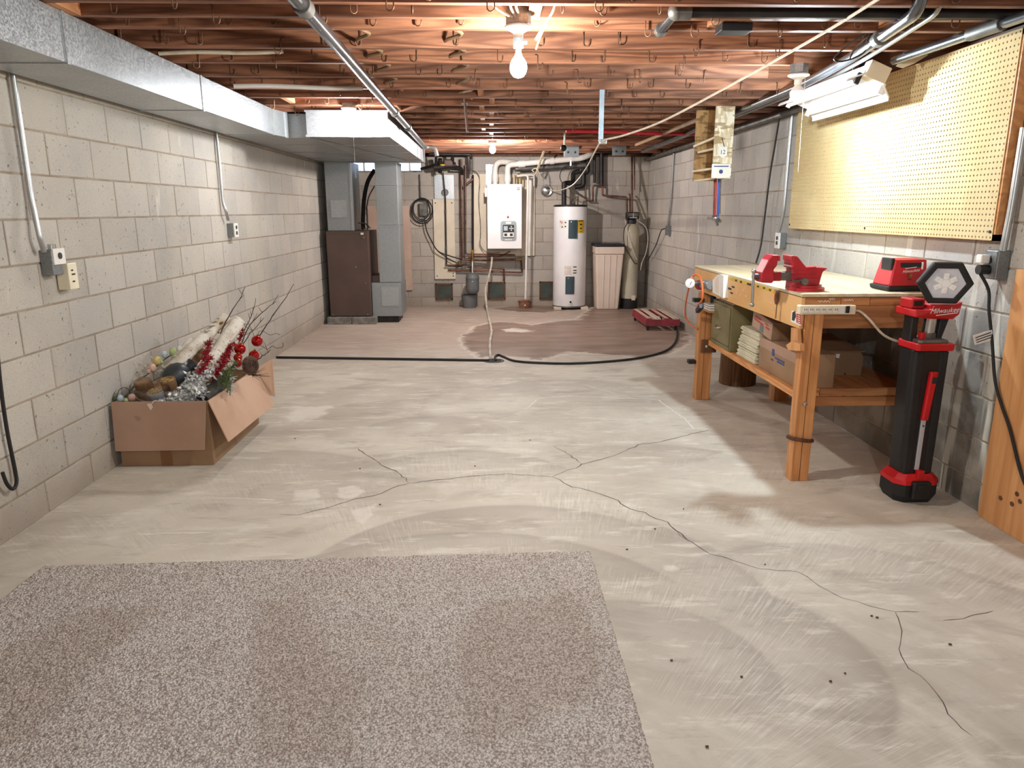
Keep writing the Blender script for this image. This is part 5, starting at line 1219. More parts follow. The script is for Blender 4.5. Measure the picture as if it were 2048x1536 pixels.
MB().tube(cr([AX(1395, 610, 1.5), AX(1404, 600, 1.5), AX(1405, 575, 1.5), AX(1401, 555, 1.5), AX(1392, 549, 1.48), AX(1384, 554, 1.46), AX(1380, 564, 1.44)], 6), .008, 8).build('cord', 'orange', oh, smooth=1)
MB().tube(cr([AX(1379, 572, 1.44), AX(1374, 592, 1.45), AX(1370, 620, 1.47), AX(1373, 638, 1.5), AX(1384, 652, 1.53), AX(1396, 658, 1.55)], 6), .006, 8).build('cord', 'orange', oh, smooth=1)
MB().bar(AX(1403, 612, 1.5), AX(1395, 622, 1.5), .03, .03).build('plug', 'navy', oh)
tr = thing('tool_holder', 'brown wooden bracket holder screwed to near workbench leg', 'holder', AX(1595, 705, 1.57))
MB().prism([AX(1589, 655, 1.58), AX(1602, 658, 1.58), AX(1604, 700, 1.58), AX(1598, 707, 1.58), AX(1592, 700, 1.58), AX(1588, 680, 1.58)], (-.018, 0, 0)).build('back_plate', 'panelwood', tr)
MB().prism([AX(1572, 690, 1.54), AX(1584, 682, 1.54), AX(1600, 688, 1.54), AX(1600, 702, 1.54), AX(1576, 700, 1.54)], (.022, 0, 0)).build('hook_arm', 'panelwood', tr)
lp_ = MB().tube([(1.642 + .062 * math.cos(2 * math.pi * t / 20), 3.662 + .052 * math.sin(2 * math.pi * t / 20), AT(1582, 885, 3.6).z + .012 * math.cos(2 * math.pi * t / 20 + 2.5)) for t in range(21)], .011, 7).build('leather_loop', 'darkwood', smooth=1)
tag(lp_, 'brown leather loop wrapped low around the near workbench leg', 'loop')
ps = thing('power_strip', 'white power strip with six outlets mounted on near end of workbench', 'power strip', AT(1655, 620, 3.62))
a, b = AT(1600, 611, 3.60), AT(1711, 629, 3.60)
MB().box((a.x, 3.598, b.z), (b.x, 3.642, a.z)).build('body', 'cream', ps, bevel=.006)
for k in range(6):
    q = AT(1611 + k * 12.2, 620, 3.597); oo = MB().box((q.x - .011, 3.5955, q.z - .012), (q.x + .011, 3.5985, q.z + .012)).build('outlet', 'whiteplastic', ps)
    for dx in (-.005, .005): MB().box((q.x + dx - .0013, 3.5945, q.z - .002), (q.x + dx + .0013, 3.5958, q.z + .007)).build('slot', 'ink', oo)
q = AT(1695, 619, 3.597); MB().box((q.x - .01, 3.592, q.z - .018), (q.x + .01, 3.5985, q.z + .018)).build('switch', 'black', ps, bevel=.003)
MB().box((q.x - .045, 3.5965, a.z - .042), (q.x - .016, 3.5985, a.z - .006)).build('label_panel', 'whiteplastic', ps)
MB().tube(cr([AT(1711, 621, 3.61), AT(1722, 624, 3.6), AT(1740, 640, 3.58), AT(1765, 668, 3.56), AT(1790, 681, 3.55), AT(1812, 685, 3.55), AT(1832, 684, 3.56)], 6), .006, 8).build('cord', 'nm', ps, smooth=1)

# vise
vi = thing('bench_vise', 'large red bench vise bolted on the near corner of workbench', 'vise', (1.66, 3.85, BT))
VY = 3.82
def V(x, y, Y=VY): return AT(1400 + x * .17578, 380 + y * .17578, Y)
def vp(pts, t, nm, mat, bev=.006, off=0):
    P = [V(*p) + Vector((0, off - t / 2, 0)) for p in pts]; return MB().prism(P, (0, t, 0)).build(nm, mat, vi, bevel=bev)
fj = vp([(860, 735), (790, 735), (740, 790), (670, 930), (658, 1000), (665, 1045), (780, 1050), (800, 1025), (800, 900), (838, 850), (845, 800), (860, 790)], .10, 'front_jaw', 'redmetal')
bd = vp([(1000, 735), (1060, 745), (1160, 868), (1330, 872), (1405, 878), (1345, 925), (1330, 975), (1300, 1092), (1320, 1142), (1010, 1142), (1020, 1060), (1025, 890), (990, 880), (1000, 850)], .115, 'body', 'redmetal')
q0, q1 = V(800, 925), V(895, 1030); MB().box((q0.x, VY - .032, q1.z), (q1.x, VY + .032, q0.z)).build('slide', 'redmetal', vi, bevel=.004)
q0, q1 = V(893, 925), V(1030, 1030); MB().box((q0.x, VY - .030, q1.z + .002), (q1.x, VY + .030, q0.z - .002)).build('slide_bar', 'greyiron', vi, bevel=.004)
for pts in ([(852, 742), (866, 742), (866, 800), (852, 800)], [(990, 742), (1003, 742), (1003, 800), (990, 800)]): vp(pts, .115, 'jaw_plate', 'redmetal', .002)
q0, q1 = V(985, 1115), V(1365, 1145); MB().lathe((1.665, VY, BT), [(.095, 0), (.095, .016), (.08, .02), (.08, .03)], 28).build('swivel_base', 'redmetal', vi, smooth=30)
MB().box((q1.x - .03, VY - .03, BT), (q1.x + .005, VY + .03, BT + .018)).build('base_lug', 'redmetal', vi, bevel=.004)
k0 = V(625, 985); MB().cyl(k0 + Vector((.02, 0, 0)), k0 + Vector((-.012, 0, 0)), .016, n=14).build('screw_head', 'greyiron', vi, smooth=1)
h0, h1 = V(612, 925, VY - .01), V(592, 1305, VY - .01)
hd = MB().cyl(h0, h1, .0075, n=10).build('handle', 'conduit', vi, smooth=1)
MB().ball(h0, .013, 10, 7).build('handle_knob', 'conduit', hd, smooth=1); MB().ball(h1, .013, 10, 7).build('handle_knob', 'conduit', hd, smooth=1)
k1 = V(1175, 1040, VY - .06)
lk = MB().cyl((k1.x, VY - .055, k1.z), (k1.x, VY - .085, k1.z), .018, n=12).build('swivel_nut', 'greyiron', vi, smooth=1); MB().cyl(V(1050, 1042, VY - .07), V(1230, 1020, VY - .07), .006, n=8).build('swivel_handle', 'greyiron', lk, smooth=1)
for yy in (900, 950, 1000, 1090): 
    a, b = V(1040, yy, VY - .058), V(1320, yy - 20, VY - .058); MB().bar((a.x, VY - .058, a.z), (b.x, VY - .058, b.z), .006, .008).build('cast_rib', 'redmetal', bd)

# red radio charger on the bench
rc = thing('tool_charger', 'boxy red and black power tool unit standing on near end of workbench', 'tool', (2.13, 3.82, BT))
RYf = 3.74; a, b = AT(1772, 581, RYf).x, AT(1849, 581, RYf).x; zt = AT(1810, 519, RYf).z; zb1 = AT(1810, 572, RYf).z
def fr(x0, x1, y0, y1, z0, X0_, X1_, Y0_, Y1_, z1, nm, mat, bev): return taper(x0, x1, y0, y1, z0, X0_, X1_, Y0_, Y1_, z1).build(nm, mat, rc, bevel=bev)
fr(a, b, RYf - .02, RYf + .17, BT + .002, a - .004, b + .004, RYf - .025, RYf + .175, zb1, 'base', 'softblack', .008)
fr(a + .005, b - .002, RYf - .02, RYf + .16, zb1, a + .03, b - .006, RYf, RYf + .14, zt, 'housing', 'red', .008)
MB().box((a + .058, RYf - .006, zt - .048), (b - .03, RYf + .01, zt - .016)).build('handle_recess', 'black', rc, bevel=.003)
MB().box((b - .036, RYf - .009, zt - .05), (b - .028, RYf + .01, zt - .014)).build('handle_post', 'inkwhite', rc)
MB().box((a + .012, RYf + .0, zt - .055), (a + .03, RYf + .1, zt + .006)).build('side_latch', 'black', rc, bevel=.004)
q = AT(1820, 551, RYf - .016); MB().cyl((q.x, RYf - .006, q.z), (q.x, RYf - .021, q.z), .009, n=14).build('button', 'brass', rc); MB().box((q.x - .008, RYf - .018, q.z - .021), (q.x + .008, RYf - .01, q.z - .017)).build('mark', 'black', rc)
q = AT(1822, 542, RYf - .014); lettering('brand_lettering', 'Milwaukee', (q.x, RYf - .0135, q.z), (1, 0, .12), (0, -.12, 1), .021, 'inkwhite', rc, .25)
MB().bar((q.x - .03, RYf - .011, q.z + .012), (q.x + .03, RYf - .009, q.z + .02), .002, .003).build('brand_stroke', 'inkwhite', rc)
MB().box((a + .005, RYf - .012, zb1 - .004), (a + .05, RYf - .005, zb1 + .012)).build('foot_notch', 'red', rc)

# ------------------------------------------------------------ work light tower
TX, TY = 2.098, 3.40
lt = thing('work_light_tower', 'tall red and black cordless tower work light with hexagonal lamp head', 'work light', (TX, TY, 0))
def octa(cx, cy, hx, hy, c, z): return [(cx - hx + c, cy - hy, z), (cx + hx - c, cy - hy, z), (cx + hx, cy - hy + c, z), (cx + hx, cy + hy - c, z), (cx + hx - c, cy + hy, z), (cx - hx + c, cy + hy, z), (cx - hx, cy + hy - c, z), (cx - hx, cy - hy + c, z)]
def loft(rings, nm, mat, bev=.004, par=None):
    m = MB(); n = len(rings[0])
    for r in rings: m.v += [Vector(q) for q in r]
    for i in range(len(rings) - 1): m.f += [(i * n + j, i * n + (j + 1) % n, (i + 1) * n + (j + 1) % n, (i + 1) * n + j) for j in range(n)]
    m.f += [tuple(range(n - 1, -1, -1)), tuple((len(rings) - 1) * n + j for j in range(n))]
    return m.build(nm, mat, par or lt, bevel=bev)
loft([octa(TX, TY, .095, .085, .035, .0), octa(TX, TY, .112, .1, .04, .035), octa(TX, TY, .112, .1, .04, .095)], 'foot', 'softblack')
loft([octa(TX, TY, .116, .104, .04, .095), octa(TX, TY, .113, .1, .04, .118), octa(TX, TY, .085, .08, .03, .148)], 'red_collar', 'red')
MB().box((TX - .045, TY - .125, .03), (TX + .045, TY - .09, .12)).build('battery', 'black', lt, bevel=.008)
MB().box((TX - .02, TY - .131, .085), (TX + .02, TY - .12, .105)).build('battery_latch', 'softblack', lt, bevel=.004)
MB().box((TX - .016, TY - .1, .125), (TX + .016, TY - .07, .17)).build('red_key', 'red', lt, bevel=.003)
loft([octa(TX - .006, TY, .076, .07, .024, .145), octa(TX - .006, TY, .08, .072, .024, .43), octa(TX - .008, TY, .084, .074, .024, .45), octa(TX - .012, TY, .086, .076, .026, .765)], 'body', 'black', .006)
for sx in (-1, 1): loft([octa(TX - .006 + sx * .05, TY - .06, .022, .016, .006, .15), octa(TX - .012 + sx * .058, TY - .066, .022, .016, .006, .76)], 'leg_rail', 'softblack', .003)
loft([octa(TX - .012, TY - .072, .011, .006, .002, .17), octa(TX - .012, TY - .078, .011, .006, .002, .50)], 'silver_strip', 'silverpaint', 0)
MB().cyl((TX - .012, TY - .08, .395), (TX - .012, TY - .0865, .395), .004, n=8).build('rivet', 'ink', lt)
sl = loft([octa(TX - .012, TY - .08, .016, .014, .005, .425), octa(TX + .002, TY - .084, .018, .016, .005, .665)], 'red_slide', 'red', .004)
MB().box((TX - .008, TY - .1018, .61), (TX + .012, TY - .099, .64)).build('slide_window', 'ink', sl)
loft([octa(TX - .008, TY - .01, .092, .088, .012, .765), octa(TX - .008, TY - .01, .094, .09, .012, .80)], 'red_yoke', 'red', .006)
loft([octa(TX - .008, TY - .01, .075, .07, .012, .80), octa(TX - .008, TY - .01, .07, .066, .012, .815)], 'yoke_top', 'greyiron', .003)
MB().cyl((TX - .002, TY, .81), (TX + .004, TY, .935), .030, n=20).build('mast', 'chrome', lt, smooth=1)
MB().cyl((TX - .002, TY, .81), (TX - .002, TY, .84), .036, n=20).build('mast_clamp', 'greyiron', lt, smooth=1)
MB().box((TX - .06, TY - .05, .812), (TX - .035, TY - .02, .845)).build('clamp_lever', 'red', lt, bevel=.004)
MB().box((TX - .098, TY - .02, .79), (TX - .062, TY + .05, .935)).build('carry_handle', 'black', lt, bevel=.006)
MB().prism([(TX + .045, TY + .06, .80), (TX + .07, TY + .06, .80), (TX + .105, TY + .06, .935), (TX + .055, TY + .06, .935)], (0, -.06, 0)).build('carry_handle', 'black', lt, bevel=.005)
ty_ = TY - .085
tray = [(TX - .122, ty_, .925), (TX - .05, ty_ - .01, .918), (TX + .06, ty_, .915), (TX + .105, ty_ + .03, .93), (TX + .115, ty_ + .03, .992), (TX + .06, ty_ + .005, .985), (TX - .04, ty_ - .005, .982), (TX - .05, ty_ - .005, .958), (TX - .118, ty_ + .01, .958)]
MB().prism(tray, (0, .17, 0)).build('head_tray', 'red', lt, bevel=.005)
MB().box((TX - .118, ty_ + .05, .958), (TX - .052, ty_ + .15, 1.005)).build('tray_block', 'red', lt, bevel=.006)
MB().box((TX - .105, ty_ + .046, .972), (TX - .065, ty_ + .052, .995)).build('tray_label', 'softblack', lt)
lettering('brand_lettering', 'Milwaukee', (TX + .008, ty_ - .0085, .957), (1, .05, .06), (0, 0, 1), .033, 'inkwhite', lt, .3)
MB().bar((TX - .03, ty_ - .011, .935), (TX + .075, ty_ - .003, .946), .002, .003).build('brand_stroke', 'inkwhite', lt)
hc = AT(1890, 566, TY - .09); hn = Vector((-.30, -.93, -.10)).normalized()
ux = hn.cross(Vector((0, 0, -1))).normalized(); uz = ux.cross(hn).normalized()
if uz.z < 0: uz = -uz
if ux.x < 0: ux = -ux
def hexa(r, off, rot=0): return [hc + hn * off + ux * r * math.cos(math.pi / 3 * k + rot) + uz * r * .93 * math.sin(math.pi / 3 * k + rot) for k in range(6)]
hx = MB(); rings = [hexa(.10, -.03), hexa(.118, -.02), hexa(.118, .006), hexa(.11, .014), hexa(.086, .014), hexa(.084, .006)]
for r in rings: hx.v += r
for i in range(5): hx.f += [(i * 6 + j, i * 6 + (j + 1) % 6, (i + 1) * 6 + (j + 1) % 6, (i + 1) * 6 + j) for j in range(6)]
hx.f += [tuple(range(5, -1, -1)), tuple(30 + j for j in range(6))]
hh = hx.build('lamp_head', 'softblack', lt, bevel=.003)
ln = MB(); ln.prism(hexa(.0845, .0062), hn * .003); ln.build('lens', 'lens', hh)
for k in range(6):
    t = math.pi / 3 * k + math.pi / 2; e = hc + hn * .0095 + ux * math.cos(t) * .05 + uz * math.sin(t) * .046; i_ = hc + hn * .0095 + ux * math.cos(t) * .02 + uz * math.sin(t) * .019
    MB().bar(i_, e, .022, .003, hn).build('led_reflector', 'inkwhite', hh); MB().bar(e.lerp(i_, .2) + hn * .002, e.lerp(i_, .6) + hn * .002, .009, .002, hn).build('led_strip', 'paper', hh)
MB().prism(hexa(.022, .0095), hn * .003).build('lens_hub', 'inkwhite', hh)
MB().cyl(hc - hn * .03, hc - hn * .07 + Vector((0, 0, -.06)), .02, n=10).build('pivot', 'softblack', lt, smooth=1)

# ------------------------------------------------------------ under the bench
SZ = .468
fc = thing('file_cabinet', 'small olive metal file drawer cabinet on shelf under the workbench', 'cabinet', (1.8, 5.03, SZ))
MB().box((1.625, 4.84, SZ), (2.02, 5.265, .785)).build('case', 'olive', fc, bevel=.004)
MB().box((1.615, 4.855, SZ + .035), (1.626, 5.25, .76)).build('drawer_front', 'olive', fc, bevel=.003)
MB().tube(cr([(1.614, 5.12, .615), (1.595, 5.10, .606), (1.595, 5.04, .606), (1.614, 5.02, .615)], 5), .006, 8).build('drawer_pull', 'chrome', fc, smooth=1)
MB().box((1.618, 4.85, SZ + .004), (1.624, 5.255, SZ + .03)).build('kick_plate', 'olive', fc)
MB().box((1.64, 4.86, .786), (1.99, 5.2, .792)).build('paper', 'beige', fc)
for k in range(8):
    x = 1.652 + random.uniform(-.008, .012) - (.0 if k < 6 else -.02); y = 4.42 + random.uniform(-.012, .012) + (.0 if k < 6 else .03)
    t_ = thing('tile_tray', ['lowest', 'second lowest', 'third lowest', 'fourth lowest', 'fifth lowest', 'sixth lowest', 'second highest', 'topmost'][k] + ' cream tray in the stack under the workbench', 'tray', (x + .12, y + .17, SZ + k * .024), 'stacked cream trays')
    MB().box((x, y, SZ + k * .024 + .001), (x + .27, y + .34, SZ + k * .024 + .016)).build('tray', 'tile', t_, bevel=.003)
    MB().box((x + .006, y + .008, SZ + k * .024 + .0165), (x + .264, y + .332, SZ + k * .024 + .0235)).build('rim', 'cream', t_)
c1_ = thing('cardboard_carton', 'brown cardboard carton with dark print on shelf behind near bench leg', 'box', (1.8, 4.1, SZ))
MB().box((1.655, 3.80, SZ), (1.86, 4.375, .655)).build('carton', 'cardboard_dark', c1_, bevel=.003)
q = MB().box((1.6535, 3.8, .60), (1.656, 4.375, .655)).build('tape', 'cardboard', c1_)
for k, (y, z, w_, h_) in enumerate(((4.15, .60, .035, .04), (4.05, .575, .14, .009), (4.03, .56, .10, .009), (4.16, .555, .03, .008))): MB().box((1.652, y - w_ / 2, z - h_ / 2), (1.6545, y + w_ / 2, z + h_ / 2)).build('printed_mark', 'inkblue', c1_)
c2_ = thing('cardboard_carton', 'small cardboard carton with red print lying on top of larger carton', 'box', (1.8, 4.4, .65))
M2 = Matrix.Translation((1.66, 4.22, .658)) @ Matrix.Rotation(math.radians(7), 4, 'X')
def tb2(a, b, nm, mat, par): 
    q = MB().box(a, b); q.v = [M2 @ p for p in q.v]; return q.build(nm, mat, par)
tb2((.0, 0, 0), (.19, .33, .105), 'carton', 'cardboard', c2_)
for k, (y, z, w_) in enumerate(((.24, .075, .10), (.09, .075, .05), (.22, .055, .15), (.07, .055, .06))): tb2((-.0015, y - w_ / 2, z - .005), (.001, y + w_ / 2, z + .005), 'printed_text', 'inkred', c2_)
tb2((-.0018, .13, .005), (.001, .19, .05), 'tape_strip', 'greytank', c2_)
tb2((.002, -.001, .004), (.186, .001, .1), 'end_flap', 'cardboard_dark', c2_)
c3_ = thing('cardboard_carton', 'dark cardboard carton with sloping lid seen through near end of workbench', 'box', (2.03, 4.3, SZ))
MB().prism([(1.89, 4.1, SZ - .0), (2.165, 4.1, SZ), (2.17, 4.1, .575), (2.15, 4.1, .61), (1.89, 4.1, .61)], (0, .3, 0)).build('carton', 'cardboard_dark', c3_, bevel=.003)
MB().prism([(1.885, 4.09, .612), (2.165, 4.085, .612), (2.11, 4.42, .66), (1.90, 4.42, .66)], (0, 0, .004)).build('lid', 'cardboard_dark', c3_)
MB().prism([AT(1663, 708, 4.075), AT(1680, 708, 4.075), AT(1678, 717, 4.075), AT(1668, 714, 4.075)], (0, .004, 0)).build('torn_paper', 'paper', c3_)
for px, py in ((1650, 748), (1690, 748)): 
    q = AT(px, py, 4.098); MB().cyl((q.x, 4.0985, q.z), (q.x, 4.1, q.z), .006, n=8).build('hole', 'ink', c3_)
sm = thing('log_stump', 'thick round wooden log standing on floor behind far bench leg', 'log', (2.06, 5.89, 0))
MB().lathe((2.06, 5.89, 0), [(.148, 0), (.15, .02), (.146, .2), (.148, .435)], 28).build('bark', 'stump', sm, smooth=30)
MB().lathe((2.06, 5.89, .4352), [(.14, 0), (0, .001)], 28).build('cut_face', 'paleboard', sm)
for k in range(3):
    q = AX(1415, 640 - k * 6, 1.62)
    tag(MB().box((1.575, 5.20, .703 + k * .016), (1.66, 5.345, .715 + k * .016)).build('white_tray', 'whiteplastic', bevel=.003), ['lowest', 'middle', 'top'][k] + ' white tray in small stack beside far bench leg', 'tray', 'small white trays')
tag(MB().box((1.575, 5.2, .69), (1.68, 5.344, .702)).build('small_ledge', 'bench_x'), 'small wooden ledge on far bench leg under white trays', 'ledge')
bk = thing('dark_bottle', 'dark bottle standing on the small ledge under far end of workbench', 'bottle', (1.63, 5.28, .752))
MB().lathe((1.63, 5.29, .752), [(.02, 0), (.021, .045), (.012, .055), (.012, .066)], 12).build('bottle', 'navy', bk, smooth=1)
# ================================================================== CARPET
def make_carpet():
    P = [(-1.84, .75), (.414, .75), (.412, 2.822), (-1.828, 2.762)]
    nx, ny = 540, 480
    u = np.linspace(0, 1, nx); v = np.linspace(0, 1, ny) ** .9
    U, V_ = np.meshgrid(u, v)
    A, B_, C_, D_ = [np.array(p) for p in P]
    XY = ((1 - U) * (1 - V_))[..., None] * A + (U * (1 - V_))[..., None] * B_ + (U * V_)[..., None] * C_ + ((1 - U) * V_)[..., None] * D_
    n = RNG.random((ny, nx)); n2 = RNG.random((ny // 2 + 1, nx // 2 + 1)).repeat(2, 0).repeat(2, 1)[:ny, :nx]
    def sm(a):
        return (a + np.roll(a, 1, 0) + np.roll(a, 1, 1) + np.roll(a, -1, 0) + np.roll(a, -1, 1)) / 5
    h = .8 * n + .55 * sm(n2); h = (h - h.min()) / (h.max() - h.min())
    Z = .007 + .0095 * h
    XY = XY + (RNG.random((ny, nx, 2)) - .5) * .0024
    e = (U < 1e-6) | (U > 1 - 1e-6) | (V_ < 1e-6) | (V_ > 1 - 1e-6)
    XY[e] += (RNG.random((e.sum(), 2)) - .5) * .008
    Z[e] = .0005
    me = bpy.data.meshes.new('carpet')
    vv = np.concatenate([XY, Z[..., None]], -1).reshape(-1, 3)
    idx = np.arange(nx * ny).reshape(ny, nx)
    f = np.stack([idx[:-1, :-1], idx[:-1, 1:], idx[1:, 1:], idx[1:, :-1]], -1).reshape(-1, 4)
    me.vertices.add(len(vv)); me.vertices.foreach_set('co', vv.reshape(-1).astype(np.float32))
    me.loops.add(f.size); me.loops.foreach_set('vertex_index', f.reshape(-1).astype(np.int32))
    me.polygons.add(len(f)); me.polygons.foreach_set('loop_start', np.arange(0, f.size, 4, dtype=np.int32))
    me.update(calc_edges=True); me.validate()
    me.polygons.foreach_set('use_smooth', [True] * len(f))
    # brushed zones: strips where the pile lies the other way
    zone = np.zeros(U.shape)
    for pts in ([(0, 1310), (180, 1230), (330, 1215), (200, 1330), (80, 1480), (0, 1500)], [(505, 1210), (600, 1200), (640, 1290), (730, 1400), (715, 1536), (510, 1536)], [(900, 1290), (960, 1215), (1140, 1190), (1200, 1290), (1200, 1400), (950, 1500)]):
        zone = np.maximum(zone, mask(fpoly(pts), XY[..., 0], XY[..., 1], .09))
    at = me.attributes.new('zone', 'FLOAT', 'POINT'); at.data.foreach_set('value', zone.reshape(-1).astype(np.float32))
    at = me.attributes.new('pile', 'FLOAT', 'POINT'); at.data.foreach_set('value', h.reshape(-1).astype(np.float32))
    s = NT('carpet_pile'); vw = s.world()
    def attr(nm):
        a = s.n('ShaderNodeAttribute'); a.attribute_name = nm; return a.outputs['Fac']
    col = s.mix(s.ramp(s.noise(vw, 1.6, 4), .35, .65), lin('#d6cbc2'), lin('#e1d9d2'))
    col = s.mix(s.math('MULTIPLY', s.ramp(s.math('ADD', attr('zone'), s.math('MULTIPLY', s.math('SUBTRACT', s.noise(vw, 4, 4), .5), .5)), .3, .7), .45), col, lin('#b09c8c'))
    col = s.mix(s.ramp(attr('pile'), .6, .2, 0, .6), col, lin('#857468'))
    vo = s.n('ShaderNodeTexVoronoi'); vo.inputs['Scale'].default_value = 150; s.l(vw, vo.inputs['Vector'])
    col = s.mix(s.ramp(vo.outputs['Distance'], .35, .75, 0, .75), col, lin('#837367'))
    sc_ = s.n('ShaderNodeSeparateColor'); s.l(vo.outputs['Color'], sc_.inputs[0])
    col = s.mix(s.ramp(sc_.outputs[0], .55, 1.0, 0, .5), col, lin('#e2d9d0'))
    s.bump(s.math('SUBTRACT', 1.0, vo.outputs['Distance']), .8, .006)
    me.materials.append(s.out(col, .95, 0, .1))
    o = bpy.data.objects.new('carpet', me); COL.objects.link(o); BASE[o] = Vector((0, 0, 0))
    tag(o, 'large beige cut-pile carpet remnant lying on the concrete in the foreground', 'carpet')
make_carpet()

# ================================================================== BOX OF DECORATIONS
bx0, bx1, by0, by1, bh = -2.105, -1.59, 3.985, 4.82, .378
cbx = thing('cardboard_box', 'large open cardboard box with folded flaps full of holiday decorations', 'box', (-1.85, 4.4, 0))
T = .006
MB().box((bx0, by0, .002), (bx1, by0 + T, bh)).build('front_panel', 'cardboard_dark', cbx)
MB().box((bx0, by1 - T, .002), (bx1, by1, bh)).build('back_panel', 'cardboard_dark', cbx)
MB().box((bx0, by0 + T, .002), (bx0 + T, by1 - T, bh)).build('side_panel', 'cardboard_dark', cbx)
MB().box((bx1 - T, by0 + T, .002), (bx1, by1 - T, bh)).build('side_panel', 'cardboard_dark', cbx)
MB().box((bx0 + T, by0 + T, .002), (bx1 - T, by1 - T, .008)).build('bottom_panel', 'cardboard_dark', cbx)
MB().prism([(bx0 - .012, by0 - .004, bh + .002), (bx1 - .005, by0 - .004, bh + .004), (bx1 - .025, by0 - .045, .108), (bx0 - .002, by0 - .045, .106)], (0, -.006, 0)).build('front_flap', 'cardboard', cbx)
MB().prism([(bx1 + .004, by0 - .01, bh + .004), (bx1 + .004, by1, bh + .002), (-1.492, by1 + .03, .125), (-1.498, by0 - .005, .14)], (.006, 0, 0)).build('side_flap', 'cardboard_in', cbx)
MB().prism([(bx0, by1 + .004, bh), (bx1, by1 + .004, bh), (bx1 + .105, by1 + .06, bh + .06), (bx1 + .10, by1 + .07, .17), (bx1 + .02, by1 + .05, .2), (bx0, by1 + .06, .2)], (0, .005, 0)).build('back_flap', 'cardboard_in', cbx)
MB().box((bx0 + .22, by0 - .0012, .003), (bx0 + .285, by0 + .001, bh)).build('tape', 'tape', cbx)
MB().box((bx1 - .001, 4.35, .003), (bx1 + .0012, 4.42, bh)).build('tape', 'tape', cbx)
m = MB(); gx_, gy_ = 22, 34
for j in range(gy_ + 1):
    for i in range(gx_ + 1):
        u, v = i / gx_, j / gy_; edge_ = min(u, 1 - u, v, 1 - v)
        m.v.append(Vector((bx0 + .012 + u * (bx1 - bx0 - .024), by0 + .012 + v * (by1 - by0 - .024), .235 + .07 * min(1, edge_ * 5) + random.uniform(-.018, .018))))
m.f = [(j * (gx_ + 1) + i, j * (gx_ + 1) + i + 1, (j + 1) * (gx_ + 1) + i + 1, (j + 1) * (gx_ + 1) + i) for j in range(gy_) for i in range(gx_)]
m.build('packing_paper', 'cardboard_dark', cbx)
tp = AT(299, 812, 3.93)
tgp = thing('price_tag', 'tiny pale tag on string hanging over the front box flap', 'tag', tp)
MB().prism([AT(294, 808, 3.932), AT(301, 807, 3.932), AT(306, 814, 3.932), AT(302, 820, 3.932), AT(298, 815, 3.932)], (0, -.003, 0)).build('tag', 'beige', tgp)
MB().tube(cr([AT(303, 809, 3.935), AT(308, 802, 3.95), AT(318, 802, 3.99)], 5), .0018, 4).build('string', 'beige', tgp)

def birch():
    s = NT('birch_bark'); v = s.coord(scale=(1, 1, 1), rnd=True)
    col = s.mix(s.ramp(s.noise(v, 7, 5), .4, .68), lin('#e9e2d6'), lin('#b7a68f'))
    col = s.mix(s.ramp(s.noise(s.coord(scale=(16, 40, 55), rot=(.6, .7, 0), rnd=True), 1.0, 3, .6), .58, .68, 0, .8), col, lin('#5a4a3c'))
    col = s.mix(s.ramp(s.noise(v, 90, 2), .6, .7, 0, .5), col, lin('#8d7d6a'))
    return s.out(col, .85)
MAT['birch'] = birch(); MAT['birchdark'] = plain('peeled_bark', '#8d6a44', '#5d4228', 18, .9)
MAT['redglass'] = plain('red_ornament', '#b5120f', '#8f0c0c', 3, .1, .35)
MAT['redglitter'] = plain('red_glitter', '#a31422', '#7a0c18', 40, .35, .2)
MAT['twig'] = plain('twig_brown', '#4d342b', '#33211b', 20, .8)
MAT['cone'] = plain('pinecone', '#6e5445', '#4b372c', 30, .8)
MAT['vaseblack'] = plain('charcoal_glaze', '#33393c', '#262b2e', 3, .45)
MAT['vasegrey'] = plain('dark_grey_ceramic', '#4c4844', '#3b3835', 5, .6)
MAT['silver'] = plain('silver_garland', '#e2e2de', '#b0b1b0', 30, .4, .25)
MAT['needle'] = plain('pine_green', '#5d6b3c', '#3d4a28', 25, .8)
MAT['gold'] = plain('gold_glitter', '#caa862', '#7f5d2a', 90, .35, .6, lo=.45, hi=.55)
MAT['amber'] = plain('brown_wax', '#8d6d4e', '#6f5239', 12, .35)
def log(label, a, b, r, mat='birch', knots=()):
    a, b = Vector(a), Vector(b); o = thing('birch_log', label, 'log', a, 'decorative birch logs')
    n = 14; pts = []
    for i in range(n + 1):
        t = i / n; pts.append(a.lerp(b, t) + Vector((random.uniform(-.003, .003), 0, random.uniform(-.003, .003))))
    MB().tube(pts, [r * random.uniform(.95, 1.05) for _ in pts], 14).build('bark', mat, o, smooth=1)
    d_ = (b - a).normalized(); MB().tube([b - d_ * .001, b + d_ * .002], r * .9, 14).build('cut_end', 'paleboard', o)
    for t, th in knots:
        p = a.lerp(b, t); side = d_.orthogonal().normalized(); side = Matrix.Rotation(th, 3, d_) @ side
        MB().tube([p + side * r * .8, p + side * (r + .02) + d_ * .01], [.01, .005], 6).build('knot', 'birchdark', o)
    return o
log('tall birch log leaning in the decorations box, leftmost', AT(335, 745, 4.25), AT(452, 634, 4.62), .036, knots=((.55, 1), (.8, 2.5), (.85, .3)))
log('thick birch log leaning in the decorations box beside red ornaments', AT(395, 760, 4.25), AT(478, 642, 4.62), .042, knots=((.6, 1.2), (.7, 2)))
log('short birch log stub at the back left of the decorations box', AT(352, 722, 4.45), AT(386, 684, 4.6), .036, knots=((.5, .5),))
log('thin birch log behind the red glitter sprays in the box', AT(445, 715, 4.5), AT(482, 660, 4.72), .026)
log('brown peeled log lying between birch logs in the box', AT(375, 745, 4.4), AT(405, 700, 4.55), .022, 'birchdark')
